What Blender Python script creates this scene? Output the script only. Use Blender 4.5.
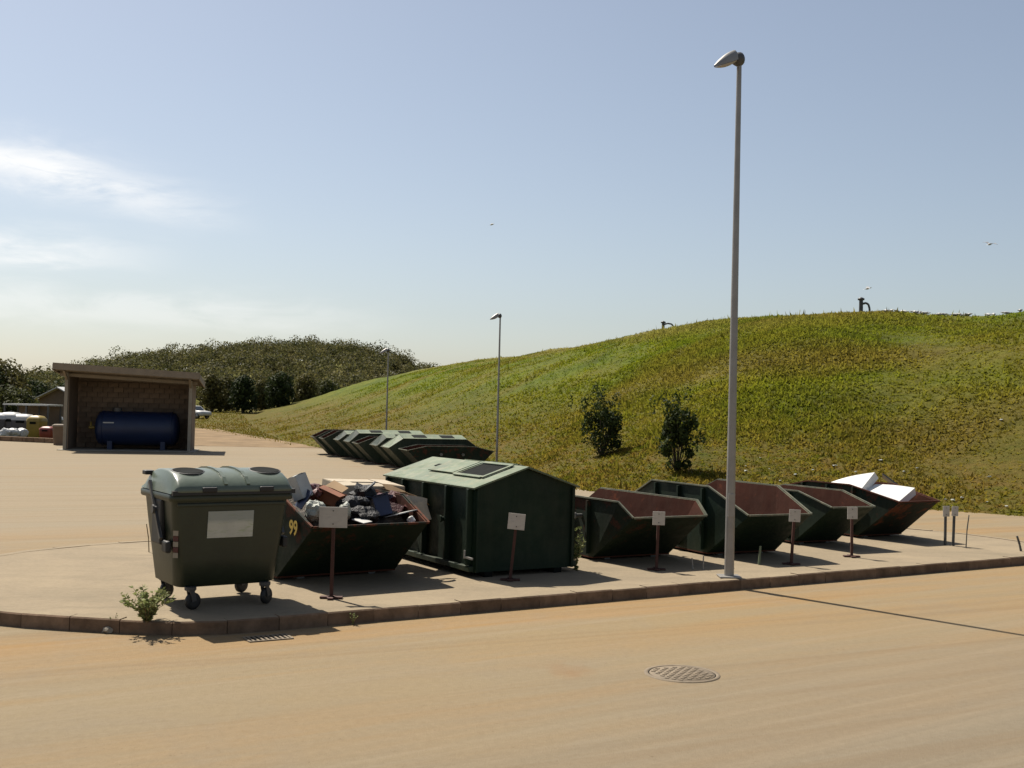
import bpy, math, random
import numpy as np
from mathutils import Matrix, Vector
R = math.radians
random.seed(7); rng = np.random.default_rng(7)
S = bpy.context.scene
for o in list(bpy.data.objects): bpy.data.objects.remove(o)
col = S.collection

# ------------------------------------------------------------------ camera
FPX, YH, ROLL, CAMH = 1130.0, 410.0, R(1.4), 2.25
PITCH = math.atan((YH - 384) * math.cos(ROLL) / FPX)
cam = bpy.data.cameras.new('camera'); camo = bpy.data.objects.new('camera', cam); col.objects.link(camo)
cam.sensor_width = 36; cam.lens = FPX / 1024 * 36; cam.clip_end = 4000; cam.clip_start = .1
def _tilt(v):
    c, s = math.cos(PITCH), math.sin(PITCH)
    return Vector((v[0], v[1]*c - v[2]*s, v[1]*s + v[2]*c))
cr, sr = math.cos(ROLL), math.sin(ROLL)
ax_x, ax_y, ax_f = _tilt((cr, 0, sr)), _tilt((-sr, 0, cr)), _tilt((0, 1, 0))
m = Matrix((ax_x, ax_y, -ax_f)).transposed().to_4x4(); m.translation = (0, 0, CAMH)
camo.matrix_world = m
S.camera = camo
def ray(x, y):
    u, v = (x - 512) / FPX, -(y - 384) / FPX
    return ax_x*u + ax_y*v + ax_f
def gp(x, y, z=0.0):                       # point of a horizontal level seen at a pixel
    d = ray(x, y); t = (z - CAMH) / d.z
    return Vector((d.x*t, d.y*t, z))
def at(x, y, Y):                           # point at a known distance seen at a pixel
    d = ray(x, y); t = Y / d.y
    return Vector((d.x*t, d.y*t, d.z*t + CAMH))

# ------------------------------------------------------------------ sky and sun
SUN_EL, SUN_AZ = R(55), R(132)             # azimuth of the sun counted from +X
sd = Vector((math.cos(SUN_AZ)*math.cos(SUN_EL), math.sin(SUN_AZ)*math.cos(SUN_EL), math.sin(SUN_EL)))
W = bpy.data.worlds.new('World'); S.world = W; W.use_nodes = True
nt = W.node_tree; nt.nodes.clear()
def N(nt, t, **k):
    n = nt.nodes.new(t)
    for a, b in k.items(): setattr(n, a, b)
    return n
out = N(nt, 'ShaderNodeOutputWorld'); bg = N(nt, 'ShaderNodeBackground'); bg.inputs[1].default_value = .066
sky = N(nt, 'ShaderNodeTexSky'); sky.sky_type = 'NISHITA'; sky.sun_disc = False
sky.sun_elevation = SUN_EL; sky.sun_rotation = (math.pi/2 - SUN_AZ) % (2*math.pi)
sky.air_density = 1.0; sky.dust_density = 1.3; sky.ozone_density = 1.0; sky.altitude = 50
hs = N(nt, 'ShaderNodeHueSaturation'); hs.inputs['Saturation'].default_value = .74; hs.inputs['Value'].default_value = .96
nt.links.new(sky.outputs[0], hs.inputs['Color'])
tc = N(nt, 'ShaderNodeTexCoord'); mp = N(nt, 'ShaderNodeMapping')
mp.inputs['Rotation'].default_value = (R(4), R(-6), 0); mp.inputs['Scale'].default_value = (3.2, 3.2, 13)
nz = N(nt, 'ShaderNodeTexNoise'); nz.inputs['Scale'].default_value = 2.6; nz.inputs['Detail'].default_value = 8; nz.inputs['Roughness'].default_value = .6; nz.inputs['Distortion'].default_value = .5
nt.links.new(tc.outputs['Generated'], mp.inputs[0]); nt.links.new(mp.outputs[0], nz.inputs['Vector'])
# three thin wisps of cloud in the west, each a soft streak in azimuth and elevation broken up by noise
sp = N(nt, 'ShaderNodeSeparateXYZ'); nt.links.new(tc.outputs['Generated'], sp.inputs[0])
def wm(op, a, b=0.0, c=None):
    n = N(nt, 'ShaderNodeMath', operation=op)
    for i, v in enumerate((a, b) if c is None else (a, b, c)):
        if isinstance(v, (int, float)): n.inputs[i].default_value = v
        else: nt.links.new(v, n.inputs[i])
    return n.outputs[0]
az = wm('ARCTAN2', sp.outputs[0], sp.outputs[1]); el = wm('ARCSINE', sp.outputs[2])
def azel(px, py):
    d = ray(px, py).normalized(); return math.atan2(d.x, d.y), math.asin(d.z)
total = None
for (p0, p1, half, amt) in (((-260, 84), (258, 222), 19, .95), ((-320, 228), (185, 256), 14, .85), ((-150, 292), (420, 322), 16, .35)):
    (a0, e0), (a1, e1) = azel(*p0), azel(*p1); k = (e1-e0)/(a1-a0)
    off = wm('SUBTRACT', el, wm('MULTIPLY_ADD', wm('SUBTRACT', az, a0), k, e0))
    off = wm('ADD', off, wm('MULTIPLY_ADD', nz.outputs['Fac'], .045, -.0225))
    dd = wm('DIVIDE', off, half/FPX); g = wm('EXPONENT', wm('MULTIPLY', wm('MULTIPLY', dd, dd), -1.0))
    mrr = N(nt, 'ShaderNodeMapRange'); mrr.interpolation_type = 'SMOOTHSTEP'; mrr.inputs[1].default_value = a1 + .02; mrr.inputs[2].default_value = a1 - .17; nt.links.new(az, mrr.inputs[0])
    t = wm('MULTIPLY', wm('MULTIPLY', g, mrr.outputs[0]), amt); total = t if total is None else wm('ADD', total, t)
nz2 = N(nt, 'ShaderNodeTexNoise'); nz2.inputs['Scale'].default_value = 3.4; nz2.inputs['Detail'].default_value = 9; nz2.inputs['Roughness'].default_value = .62; nz2.inputs['Distortion'].default_value = .6
nt.links.new(mp.outputs[0], nz2.inputs['Vector'])
rp = N(nt, 'ShaderNodeMapRange'); rp.inputs[1].default_value = .26; rp.inputs[2].default_value = .52; nt.links.new(nz2.outputs['Fac'], rp.inputs[0])
mu2 = wm('MINIMUM', wm('MULTIPLY', wm('MULTIPLY', total, rp.outputs[0]), .85), .85)
mx = N(nt, 'ShaderNodeMix', data_type='RGBA'); mx.inputs['B'].default_value = (9.8, 9.7, 9.5, 1)
nt.links.new(mu2, mx.inputs['Factor']); nt.links.new(hs.outputs[0], mx.inputs['A'])
nt.links.new(mx.outputs['Result'], bg.inputs[0]); nt.links.new(bg.outputs[0], out.inputs[0])

sun = bpy.data.lights.new('sun', 'SUN'); sun.energy = 5.0; sun.angle = R(.55); sun.color = (1, .93, .82)
so = bpy.data.objects.new('sun', sun); col.objects.link(so); so.rotation_euler = (-sd).to_track_quat('-Z', 'Y').to_euler()
S.view_settings.view_transform = 'Standard'; S.view_settings.look = 'None'; S.view_settings.gamma = 1
S.view_settings.use_curve_mapping = False; S.view_settings.exposure = 0.75
S.render.engine = 'CYCLES'

# ------------------------------------------------------------------ helpers
def tag(o, label=None, cat=None, group=None, kind=None):
    if label: o['label'] = label
    if cat: o['category'] = cat
    if group: o['group'] = group
    if kind: o['kind'] = kind
    return o
def empty(name, loc, rz=0):
    o = bpy.data.objects.new(name, None); col.objects.link(o); o.location = loc; o.rotation_euler = (0, 0, rz); o.empty_display_size = .2
    return o
def link(name, me, parent=None, mats=()):
    for mt in mats: me.materials.append(mt)
    o = bpy.data.objects.new(name, me); col.objects.link(o); o.parent = parent
    return o
def copy_tree(o, parent=None):
    c = o.copy(); col.objects.link(c); c.parent = parent
    for ch in list(o.children): copy_tree(ch, c)
    return c
class MB:
    def __init__(s): s.v = []; s.f = []; s.m = []; s.sm = []
    def add(s, vs, fs, mi=0, smooth=False):
        b = len(s.v); s.v += [tuple(v) for v in vs]
        for f in fs: s.f.append([b+i for i in f]); s.m.append(mi); s.sm.append(smooth)
        return s
    def box(s, c, d, mi=0, M=None, rz=0):
        x, y, z = [a/2 for a in d]
        vs = [Vector(p) for p in ((-x,-y,-z),(x,-y,-z),(x,y,-z),(-x,y,-z),(-x,-y,z),(x,-y,z),(x,y,z),(-x,y,z))]
        if M is None: M = Matrix.Rotation(rz, 3, 'Z')
        vs = [M @ v + Vector(c) for v in vs]
        return s.add(vs, [(0,3,2,1),(4,5,6,7),(0,1,5,4),(1,2,6,5),(2,3,7,6),(3,0,4,7)], mi)
    def bar(s, a, b, w, h=None, mi=0, up=(0,0,1)):
        a, b = Vector(a), Vector(b); d = b - a; L = d.length; d.normalize(); h = h or w
        up = Vector(up)
        if abs(d.dot(up)) > .95: up = Vector((1,0,0))
        x = d.cross(up).normalized(); z = x.cross(d)
        return s.box((a+b)/2, (w, L, h), mi, Matrix((x, d, z)).transposed())
    def tube(s, a, b, r0, r1=None, n=12, mi=0, caps=True, smooth=True):
        a, b = Vector(a), Vector(b); r1 = r0 if r1 is None else r1
        d = (b-a).normalized(); up = Vector((0,0,1)) if abs(d.z) < .9 else Vector((1,0,0))
        x = d.cross(up).normalized(); y = d.cross(x)
        ring = [(x*math.cos(2*math.pi*i/n) + y*math.sin(2*math.pi*i/n)) for i in range(n)]
        vs = [a + q*r0 for q in ring] + [b + q*r1 for q in ring]
        s.add(vs, [(i, n+i, n+(i+1) % n, (i+1) % n) for i in range(n)], mi, smooth)
        if caps:
            s.add([a + q*r0 for q in ring], [list(range(n))], mi); s.add([b + q*r1 for q in ring], [list(range(n))[::-1]], mi)
        return s
    def lathe(s, a, d, prof, n=20, mi=0):      # prof: (distance along d, radius)
        a, d = Vector(a), Vector(d).normalized(); up = Vector((0,0,1)) if abs(d.z) < .9 else Vector((1,0,0))
        x = d.cross(up).normalized(); y = d.cross(x); vs = []; fs = []
        for t, r in prof:
            vs += [a + d*t + (x*math.cos(2*math.pi*i/n) + y*math.sin(2*math.pi*i/n))*max(r, 1e-4) for i in range(n)]
        for k in range(len(prof)-1):
            fs += [(k*n+i, (k+1)*n+i, (k+1)*n+(i+1) % n, k*n+(i+1) % n) for i in range(n)]
        return s.add(vs, fs, mi, True)
    def plate(s, pts, t, mi=0, mi_in=None, mi_edge=None):
        # planar polygon thickened against its normal: mi on the normal side, mi_in behind
        P = [Vector(p) for p in pts]; n = Vector((0,0,0))
        for i in range(len(P)): n += (P[i]-P[0]).cross(P[(i+1) % len(P)]-P[0])
        n.normalize(); k = len(P); Q = [p - n*t for p in P]
        s.add(P, [list(range(k))], mi); s.add(Q, [list(range(k))[::-1]], mi if mi_in is None else mi_in)
        for i in range(k):
            j = (i+1) % k; s.add([P[i], Q[i], Q[j], P[j]], [(0,1,2,3)], mi if mi_edge is None else mi_edge)
        return s
    def mesh(s, name):
        me = bpy.data.meshes.new(name); me.from_pydata(s.v, [], s.f)
        me.polygons.foreach_set('material_index', s.m); me.polygons.foreach_set('use_smooth', s.sm); me.update()
        return me
    def build(s, name, mats, parent=None, bevel=0):
        if not isinstance(mats, (list, tuple)): mats = [mats]
        o = link(name, s.mesh(name), parent, mats)
        if bevel:
            md = o.modifiers.new('bevel', 'BEVEL'); md.width = bevel; md.segments = 2; md.limit_method = 'ANGLE'
        return o
def bulk(name, verts, quads, mat, parent=None):
    me = bpy.data.meshes.new(name); nv, nf = len(verts), len(quads); k = quads.shape[1]
    me.vertices.add(nv); me.vertices.foreach_set('co', verts.astype(np.float32).ravel())
    me.loops.add(nf*k); me.polygons.add(nf)
    me.loops.foreach_set('vertex_index', quads.astype(np.int32).ravel())
    me.polygons.foreach_set('loop_start', np.arange(0, nf*k, k, dtype=np.int32))
    me.update(calc_edges=True); me.validate()
    return link(name, me, parent, [mat])

# ------------------------------------------------------------------ materials
AL = .60
def newmat(name):
    mt = bpy.data.materials.new(name); mt.use_nodes = True
    return mt, mt.node_tree, mt.node_tree.nodes['Principled BSDF']
def noise(nt, scale, detail=5, rough=.6, stretch=None, rot=0, coord='Object', dist=0, seed=0):
    tc = N(nt, 'ShaderNodeTexCoord'); mp = N(nt, 'ShaderNodeMapping')
    if stretch: mp.inputs['Scale'].default_value = stretch
    mp.inputs['Rotation'].default_value = (0, 0, rot); mp.inputs['Location'].default_value = (seed*3.7, seed*1.9, seed)
    # rotate first, then stretch
    if rot:
        m0 = N(nt, 'ShaderNodeMapping'); m0.inputs['Rotation'].default_value = (0, 0, -rot); mp.inputs['Rotation'].default_value = (0, 0, 0)
        nt.links.new(tc.outputs[coord], m0.inputs[0]); nt.links.new(m0.outputs[0], mp.inputs[0])
    else: nt.links.new(tc.outputs[coord], mp.inputs[0])
    z = N(nt, 'ShaderNodeTexNoise'); z.inputs['Scale'].default_value = scale; z.inputs['Detail'].default_value = detail; z.inputs['Roughness'].default_value = rough; z.inputs['Distortion'].default_value = dist
    nt.links.new(mp.outputs[0], z.inputs['Vector'])
    return z.outputs['Fac']
def ramp(nt, fac, stops):
    r = N(nt, 'ShaderNodeValToRGB'); e = r.color_ramp.elements
    while len(e) < len(stops): e.new(.5)
    for i, (p, c) in enumerate(stops):
        e[i].position = p; e[i].color = (*c, 1) if not isinstance(c, (int, float)) else (c, c, c, 1)
    nt.links.new(fac, r.inputs[0]); return r.outputs[0]
def mixc(nt, fac, a, b, blend='MIX'):
    n = N(nt, 'ShaderNodeMix', data_type='RGBA', blend_type=blend)
    for k, v in (('Factor', fac), ('A', a), ('B', b)):
        if isinstance(v, (int, float)): n.inputs[k].default_value = v
        elif isinstance(v, tuple): n.inputs[k].default_value = (*v, 1)
        else: nt.links.new(v, n.inputs[k])
    return n.outputs['Result']
def math_(nt, op, a, b=0.0):
    n = N(nt, 'ShaderNodeMath', operation=op)
    for i, v in enumerate((a, b)):
        if isinstance(v, (int, float)): n.inputs[i].default_value = v
        else: nt.links.new(v, n.inputs[i])
    return n.outputs[0]
def bump(nt, b, h, dist, strength=1):
    n = N(nt, 'ShaderNodeBump'); n.inputs['Strength'].default_value = strength; n.inputs['Distance'].default_value = dist
    nt.links.new(h, n.inputs['Height']); nt.links.new(n.outputs[0], b.inputs['Normal'])
def simple(name, c, rough=.6, var=.35, scale=4, bmp=.0, metal=0, rnd=0, spec=.5):
    mt, nt, b = newmat(name); z = noise(nt, scale, 6, .65); c = tuple(x*AL for x in c) if max(c) > .06 else c
    lo, hi = tuple(x*(1-var) for x in c), tuple(min(1, x*(1+var)) for x in c)
    k = ramp(nt, z, [(.3, lo), (.7, hi)])
    if rnd:
        oi = N(nt, 'ShaderNodeObjectInfo'); v = math_(nt, 'MULTIPLY_ADD', oi.outputs['Random'], rnd); nt.nodes[-1].inputs[2].default_value = 1 - rnd/2
        hsv = N(nt, 'ShaderNodeHueSaturation'); nt.links.new(v, hsv.inputs['Value']); nt.links.new(k, hsv.inputs['Color']); k = hsv.outputs[0]
    nt.links.new(k, b.inputs['Base Color'])
    b.inputs['Roughness'].default_value = rough; b.inputs['Metallic'].default_value = metal; b.inputs['Specular IOR Level'].default_value = spec
    if bmp: bump(nt, b, noise(nt, scale*6, 4), bmp)
    return mt
def painted(name, c, rust=.5, dust=.15, rough=.5, lip=0, rustc=(.12, .045, .018)):
    """painted steel: faded paint, rust patches, streaks of dust; lip: height above which rust gains"""
    mt, nt, b = newmat(name)
    z1 = noise(nt, 1.3, 6, .6, seed=2); k = ramp(nt, z1, [(.3, tuple(x*.75 for x in c)), (.7, tuple(x*1.3 for x in c))])
    d = noise(nt, 2.2, 6, .7, stretch=(3, 3, .5), seed=5)
    k = mixc(nt, math_(nt, 'MULTIPLY', ramp(nt, d, [(.45, 0.), (.75, 1.)]), dust), k, (.33, .27, .18))
    r = noise(nt, 3.1, 9, .72, seed=9)
    if lip:
        tc = N(nt, 'ShaderNodeTexCoord'); sx = N(nt, 'ShaderNodeSeparateXYZ'); nt.links.new(tc.outputs['Object'], sx.inputs[0])
        g = N(nt, 'ShaderNodeMapRange'); g.inputs[1].default_value = .0; g.inputs[2].default_value = .85; g.inputs[4].default_value = .16
        nt.links.new(sx.outputs[2], g.inputs[0]); r = math_(nt, 'ADD', r, g.outputs[0])
    k = mixc(nt, ramp(nt, r, [(.72-.25*rust, 0.), (.80-.25*rust, 1.)]), k, rustc)
    nt.links.new(k, b.inputs['Base Color'])
    nt.links.new(ramp(nt, r, [(.45, rough), (.7, .85)]), b.inputs['Roughness'])
    b.inputs['Specular IOR Level'].default_value = .22
    bump(nt, b, noise(nt, 2.2, 3, .5, seed=4), .012)
    return mt

ROAD = R(32.4)
def dusty_ground():
    mt, nt, b = newmat('dusty_asphalt')
    broad = noise(nt, .16, 5, .6, stretch=(.35, 1.3, 1), rot=ROAD, seed=1)
    streak = noise(nt, .55, 8, .66, stretch=(.10, 1.5, 1), rot=ROAD, dist=.5, seed=3)
    fine = noise(nt, 14, 8, .75, seed=6)
    patch = noise(nt, .8, 7, .65, seed=8, dist=.8)
    k = ramp(nt, broad, [(.30, (.315, .262, .175)), (.5, (.345, .278, .172)), (.72, (.37, .275, .14))])
    k = mixc(nt, ramp(nt, streak, [(.42, 0.), (.66, .95)]), k, (.40, .255, .11))
    k = mixc(nt, ramp(nt, patch, [(.50, 0.), (.8, .5)]), k, (.30, .26, .195))
    # loose dust lies thick along the kerb, the wheel tracks towards the camera are swept grey
    tc = N(nt, 'ShaderNodeTexCoord'); m0 = N(nt, 'ShaderNodeMapping'); m0.inputs['Rotation'].default_value = (0, 0, -ROAD)
    nt.links.new(tc.outputs['Object'], m0.inputs[0]); sx = N(nt, 'ShaderNodeSeparateXYZ'); nt.links.new(m0.outputs[0], sx.inputs[0])
    w = math_(nt, 'ADD', sx.outputs[1], math_(nt, 'MULTIPLY', noise(nt, .3, 4, .6, stretch=(.3, 1, 1), rot=ROAD, seed=11), 5.0))
    g = N(nt, 'ShaderNodeMapRange'); g.interpolation_type = 'SMOOTHSTEP'; g.inputs[1].default_value = 12.4; g.inputs[2].default_value = 7.0; g.inputs[3].default_value = 0; g.inputs[4].default_value = .85
    nt.links.new(w, g.inputs[0])
    k = mixc(nt, g.outputs[0], k, (.27, .235, .175))
    g2 = N(nt, 'ShaderNodeMapRange'); g2.interpolation_type = 'SMOOTHSTEP'; g2.inputs[1].default_value = 16; g2.inputs[2].default_value = 24; g2.inputs[3].default_value = 0; g2.inputs[4].default_value = .7
    nt.links.new(sx.outputs[1], g2.inputs[0])
    k = mixc(nt, g2.outputs[0], k, (.375, .33, .245))
    k = mixc(nt, .55, k, ramp(nt, fine, [(.3, .38), (.7, .62)]), 'SOFT_LIGHT')
    f1 = noise(nt, 1.0, 8, .7, stretch=(.07, 5.5, 1), rot=ROAD+R(3), dist=.3, seed=17); f2 = noise(nt, 1.0, 8, .7, stretch=(.05, 3.2, 1), rot=ROAD-R(7), dist=.4, seed=19)
    k = mixc(nt, ramp(nt, f1, [(.48, 0.), (.74, .42)]), k, (.43, .36, .255))
    k = mixc(nt, ramp(nt, f2, [(.50, 0.), (.72, .55)]), k, (.25, .175, .10))
    k = mixc(nt, ramp(nt, noise(nt, 90, 3, .6, seed=23), [(.3, .0), (.5, .16)]), k, (.17, .14, .10))
    spot = noise(nt, 38, 2, .5, seed=15)
    k = mixc(nt, ramp(nt, spot, [(.70, 0.), (.76, .55)]), k, (.16, .11, .06))
    oil = noise(nt, .5, 5, .6, seed=21)
    k = mixc(nt, ramp(nt, oil, [(.66, 0.), (.76, .35)]), k, (.30, .15, .06))
    k = mixc(nt, 1.0, k, (.625, .60, .575), 'MULTIPLY'); nt.links.new(k, b.inputs['Base Color']); b.inputs['Roughness'].default_value = .95; b.inputs['Specular IOR Level'].default_value = .15
    h = math_(nt, 'ADD', noise(nt, 60, 4, .7), math_(nt, 'MULTIPLY', fine, .8)); bump(nt, b, h, .006)
    return mt
def slab_mat():
    mt, nt, b = newmat('dusty_concrete')
    k = ramp(nt, noise(nt, .7, 7, .68, seed=2, dist=.6), [(.3, (.30, .255, .18)), (.52, (.36, .30, .21)), (.75, (.42, .35, .24))])
    k = mixc(nt, ramp(nt, noise(nt, 1.8, 6, .7, stretch=(.4, 1.4, 1), rot=R(10), seed=5), [(.5, 0.), (.74, .6)]), k, (.25, .215, .155))
    k = mixc(nt, ramp(nt, noise(nt, 36, 2, .5, seed=7), [(.70, 0.), (.77, .5)]), k, (.13, .10, .06))
    k = mixc(nt, .5, k, ramp(nt, noise(nt, 16, 8, .75, seed=9), [(.3, .36), (.7, .64)]), 'SOFT_LIGHT')
    k = mixc(nt, 1.0, k, (.625, .60, .575), 'MULTIPLY'); nt.links.new(k, b.inputs['Base Color']); b.inputs['Roughness'].default_value = .95; b.inputs['Specular IOR Level'].default_value = .15
    bump(nt, b, noise(nt, 45, 5, .7), .005)
    return mt
def meadow(name, leafy=0.0):
    """dry grass in patches by place, the same pattern on the soil and on the tufts above it"""
    mt, nt, b = newmat(name)
    big = noise(nt, .055, 5, .6, seed=3, dist=.6); mid = noise(nt, .22, 7, .68, seed=6, stretch=(1, 1, 2.0)); fine = noise(nt, 1.3, 8, .75, seed=9)
    k = ramp(nt, mid, [(.28, (.085, .105, .014)), (.44, (.130, .150, .018)), (.58, (.175, .172, .022)), (.74, (.215, .172, .036))])
    k = mixc(nt, ramp(nt, big, [(.50, 0.), (.66, .70)]), k, (.20, .125, .05))
    sx = N(nt, 'ShaderNodeSeparateXYZ'); tc = N(nt, 'ShaderNodeTexCoord'); nt.links.new(tc.outputs['Object'], sx.inputs[0])
    lowz = N(nt, 'ShaderNodeMapRange'); lowz.inputs[1].default_value = 4.2; lowz.inputs[2].default_value = 1.0
    nt.links.new(math_(nt, 'ADD', sx.outputs[2], math_(nt, 'MULTIPLY', big, 3.0)), lowz.inputs[0]); lowz.inputs[1].default_value = 5.6; lowz.inputs[2].default_value = 2.2; lowz.inputs[4].default_value = .95
    k = mixc(nt, math_(nt, 'MULTIPLY', lowz.outputs[0], ramp(nt, fine, [(.35, .2), (.6, 1.)])), k, (.17, .098, .036))
    topz = N(nt, 'ShaderNodeMapRange'); topz.inputs[1].default_value = 6.2; topz.inputs[2].default_value = 7.5; topz.inputs[4].default_value = 1.0; west = N(nt, 'ShaderNodeMapRange'); west.inputs[1].default_value = 15; west.inputs[2].default_value = 8; west.inputs[3].default_value = .25; nt.links.new(sx.outputs[0], west.inputs[0])
    nt.links.new(sx.outputs[2], topz.inputs[0])
    k = mixc(nt, math_(nt, 'MULTIPLY', math_(nt, 'MULTIPLY', topz.outputs[0], west.outputs[0]), ramp(nt, mid, [(.36, 0.), (.56, 1.)])), k, (.26, .20, .10))
    k = mixc(nt, .9, k, ramp(nt, fine, [(.3, .30), (.7, .70)]), 'SOFT_LIGHT')
    k = mixc(nt, .8, k, ramp(nt, noise(nt, 5.5, 6, .8, seed=13), [(.3, .28), (.7, .72)]), 'SOFT_LIGHT')
    k = mixc(nt, 1.0, k, (.52, .585, .34), 'MULTIPLY')
    if leafy:
        k = mixc(nt, 1.0, k, (1.75, 1.75, 1.6), 'MULTIPLY')
        nt.links.new(k, b.inputs['Base Color'])
        tr = N(nt, 'ShaderNodeBsdfTranslucent'); nt.links.new(k, tr.inputs[0]); ms = N(nt, 'ShaderNodeMixShader'); ms.inputs[0].default_value = .6
        nt.links.new(b.outputs[0], ms.inputs[1]); nt.links.new(tr.outputs[0], ms.inputs[2]); nt.links.new(ms.outputs[0], nt.nodes['Material Output'].inputs[0])
    else:
        nt.links.new(k, b.inputs['Base Color']); bump(nt, b, noise(nt, 4, 6, .75, seed=2), .12)
    b.inputs['Roughness'].default_value = .9; b.inputs['Specular IOR Level'].default_value = .1
    return mt
def leaf(name, a, c, sc=.5, trans=.3):
    mt, nt, b = newmat(name)
    a, c = tuple(x*.68 for x in a), tuple(x*.68 for x in c)
    k = ramp(nt, noise(nt, sc, 4, .7, seed=4), [(.36, a), (.64, c)])
    ge = N(nt, 'ShaderNodeNewGeometry'); v = math_(nt, 'MULTIPLY_ADD', ge.outputs['Random Per Island'], .9); nt.nodes[-1].inputs[2].default_value = .55
    hv = N(nt, 'ShaderNodeHueSaturation'); nt.links.new(v, hv.inputs['Value']); nt.links.new(k, hv.inputs['Color']); k = hv.outputs[0]
    nt.links.new(k, b.inputs['Base Color']); b.inputs['Roughness'].default_value = .7; b.inputs['Specular IOR Level'].default_value = .15
    tr = N(nt, 'ShaderNodeBsdfTranslucent'); nt.links.new(k, tr.inputs[0]); ms = N(nt, 'ShaderNodeMixShader'); ms.inputs[0].default_value = trans
    nt.links.new(b.outputs[0], ms.inputs[1]); nt.links.new(tr.outputs[0], ms.inputs[2]); nt.links.new(ms.outputs[0], nt.nodes['Material Output'].inputs[0])
    return mt
M = {}
M['road'] = dusty_ground(); M['slab'] = slab_mat()
M['kerb'] = simple('dusty_shaded_kerb_concrete', (.26, .175, .115), .95, .35, 5, .004, rnd=.35, spec=.15)  # dusty brown, with the shading of the kerb's sides put into the colour
M['soil'] = simple('dry_soil', (.30, .21, .12), .95, .4, .5, .02, spec=.1)
M['meadow'] = meadow('meadow_soil'); M['grass'] = meadow('meadow_grass', .18)
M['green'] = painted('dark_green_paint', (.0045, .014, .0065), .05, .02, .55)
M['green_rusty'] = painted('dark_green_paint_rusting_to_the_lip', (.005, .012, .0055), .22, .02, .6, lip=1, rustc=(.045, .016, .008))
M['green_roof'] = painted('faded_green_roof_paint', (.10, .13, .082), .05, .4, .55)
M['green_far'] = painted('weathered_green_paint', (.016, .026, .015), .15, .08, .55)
M['rust'] = painted('rusty_steel', (.060, .017, .008), .5, .04, .85, rustc=(.125, .034, .013))
M['front_rust'] = painted('rust_bleeding_from_the_lip', (.008, .012, .007), .42, .02, .7, lip=1, rustc=(.10, .030, .013))
M['rim'] = painted('scuffed_rim', (.10, .105, .075), .35, .4, .45)
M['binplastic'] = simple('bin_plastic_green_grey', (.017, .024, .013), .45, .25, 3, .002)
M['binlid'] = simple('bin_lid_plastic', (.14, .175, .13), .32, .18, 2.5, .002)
M['black'] = simple('black_rubber', (.012, .012, .012), .6, .3, 6)
M['dark'] = simple('dark_opening', (.006, .007, .006), .9, .3, 6, spec=.1)
M['galv'] = simple('galvanised_steel', (.42, .40, .37), .45, .18, 2, metal=.35)
M['galvdark'] = simple('dark_cast_metal', (.05, .05, .05), .5, .3, 3)
M['lampglass'] = simple('milky_lamp_bowl', (.55, .52, .46), .3, .1, 3)
M['postred'] = simple('red_oxide_post', (.08, .022, .012), .75, .35, 7)
M['steelgrey'] = simple('grey_metal', (.16, .16, .15), .5, .3, 5, metal=.3)
M['white'] = simple('white_foam', (1.0, .99, .95), .8, .06, 2.2, .004, spec=.2)
M['card'] = simple('cardboard', (.36, .24, .13), .85, .18, 3, rnd=.5, spec=.2)
M['cardpale'] = simple('pale_cardboard', (.60, .51, .38), .85, .12, 3, rnd=.2, spec=.2)
M['bag'] = simple('black_bin_bag', (.010, .010, .011), .5, .3, 6, .02, spec=.2)
M['bagred'] = simple('dark_red_plastic', (.12, .025, .02), .5, .3, 5, .01)
M['bagpale'] = simple('pale_plastic_bag', (.48, .50, .42), .5, .2, 6, .02)
M['blue'] = simple('blue_plastic', (.03, .045, .11), .5, .25, 4)
M['orange'] = simple('orange_brown_card', (.30, .10, .04), .8, .25, 4)
M['paper'] = simple('white_paper', (.68, .68, .64), .8, .12, 5)
M['yellowpaint'] = simple('yellow_paint', (.62, .42, .04), .6, .25, 9)
M['tank'] = simple('blue_tank_paint', (.010, .026, .09), .5, .15, 1.5)
M['block'] = simple('brown_blockwork', (.30, .215, .15), .9, .3, 1.2, .01, rnd=.3)
M['cement'] = simple('light_cement', (.42, .37, .29), .9, .15, 2, .005)
M['sheet'] = simple('brown_roof_sheet', (.34, .27, .19), .7, .15, 2)
M['roofgrey'] = simple('grey_roof_sheet', (.40, .38, .33), .6, .15, 2)
M['bark'] = simple('bark', (.10, .075, .05), .95, .3, 6, .02)
M['leaf_dark'] = leaf('dark_foliage', (.022, .036, .012), (.050, .066, .020))
M['leaf_mid'] = leaf('mid_foliage', (.050, .062, .018), (.105, .108, .034))
M['leaf_olive'] = leaf('olive_foliage', (.085, .085, .026), (.155, .135, .045))
M['leaf_wood'] = leaf('far_wood_foliage', (.060, .070, .022), (.175, .155, .058), .22, .45)
M['leaf_bush'] = leaf('bush_foliage', (.022, .040, .010), (.060, .080, .018), 1.5)
M['leaf_weed'] = leaf('weed_foliage', (.16, .20, .06), (.34, .36, .15), 5, .35)
M['stalk'] = simple('dry_stalk', (.28, .21, .10), .9, .3, 8)
M['paintwhite'] = simple('white_paint', (.72, .72, .70), .45, .08, 3)
M['greyplastic'] = simple('grey_violet_plastic', (.12, .11, .125), .5, .25, 2, rnd=.3)
M['yellowplastic'] = simple('yellow_plastic', (.36, .25, .03), .5, .2, 2)
M['redplastic'] = simple('red_plastic', (.32, .05, .03), .5, .2, 2)
M['glass'] = simple('dark_window_glass', (.02, .025, .03), .12, .2, 2)
M['wallbrown'] = simple('brown_render', (.26, .19, .135), .9, .2, .8, .005)
M['iron'] = simple('dusty_cast_iron', (.25, .19, .12), .8, .25, 12, .003)
M['feather'] = simple('white_feathers', (.72, .71, .68), .7, .08, 6)
M['feathergrey'] = simple('grey_feathers', (.45, .45, .46), .7, .1, 6)
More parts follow.
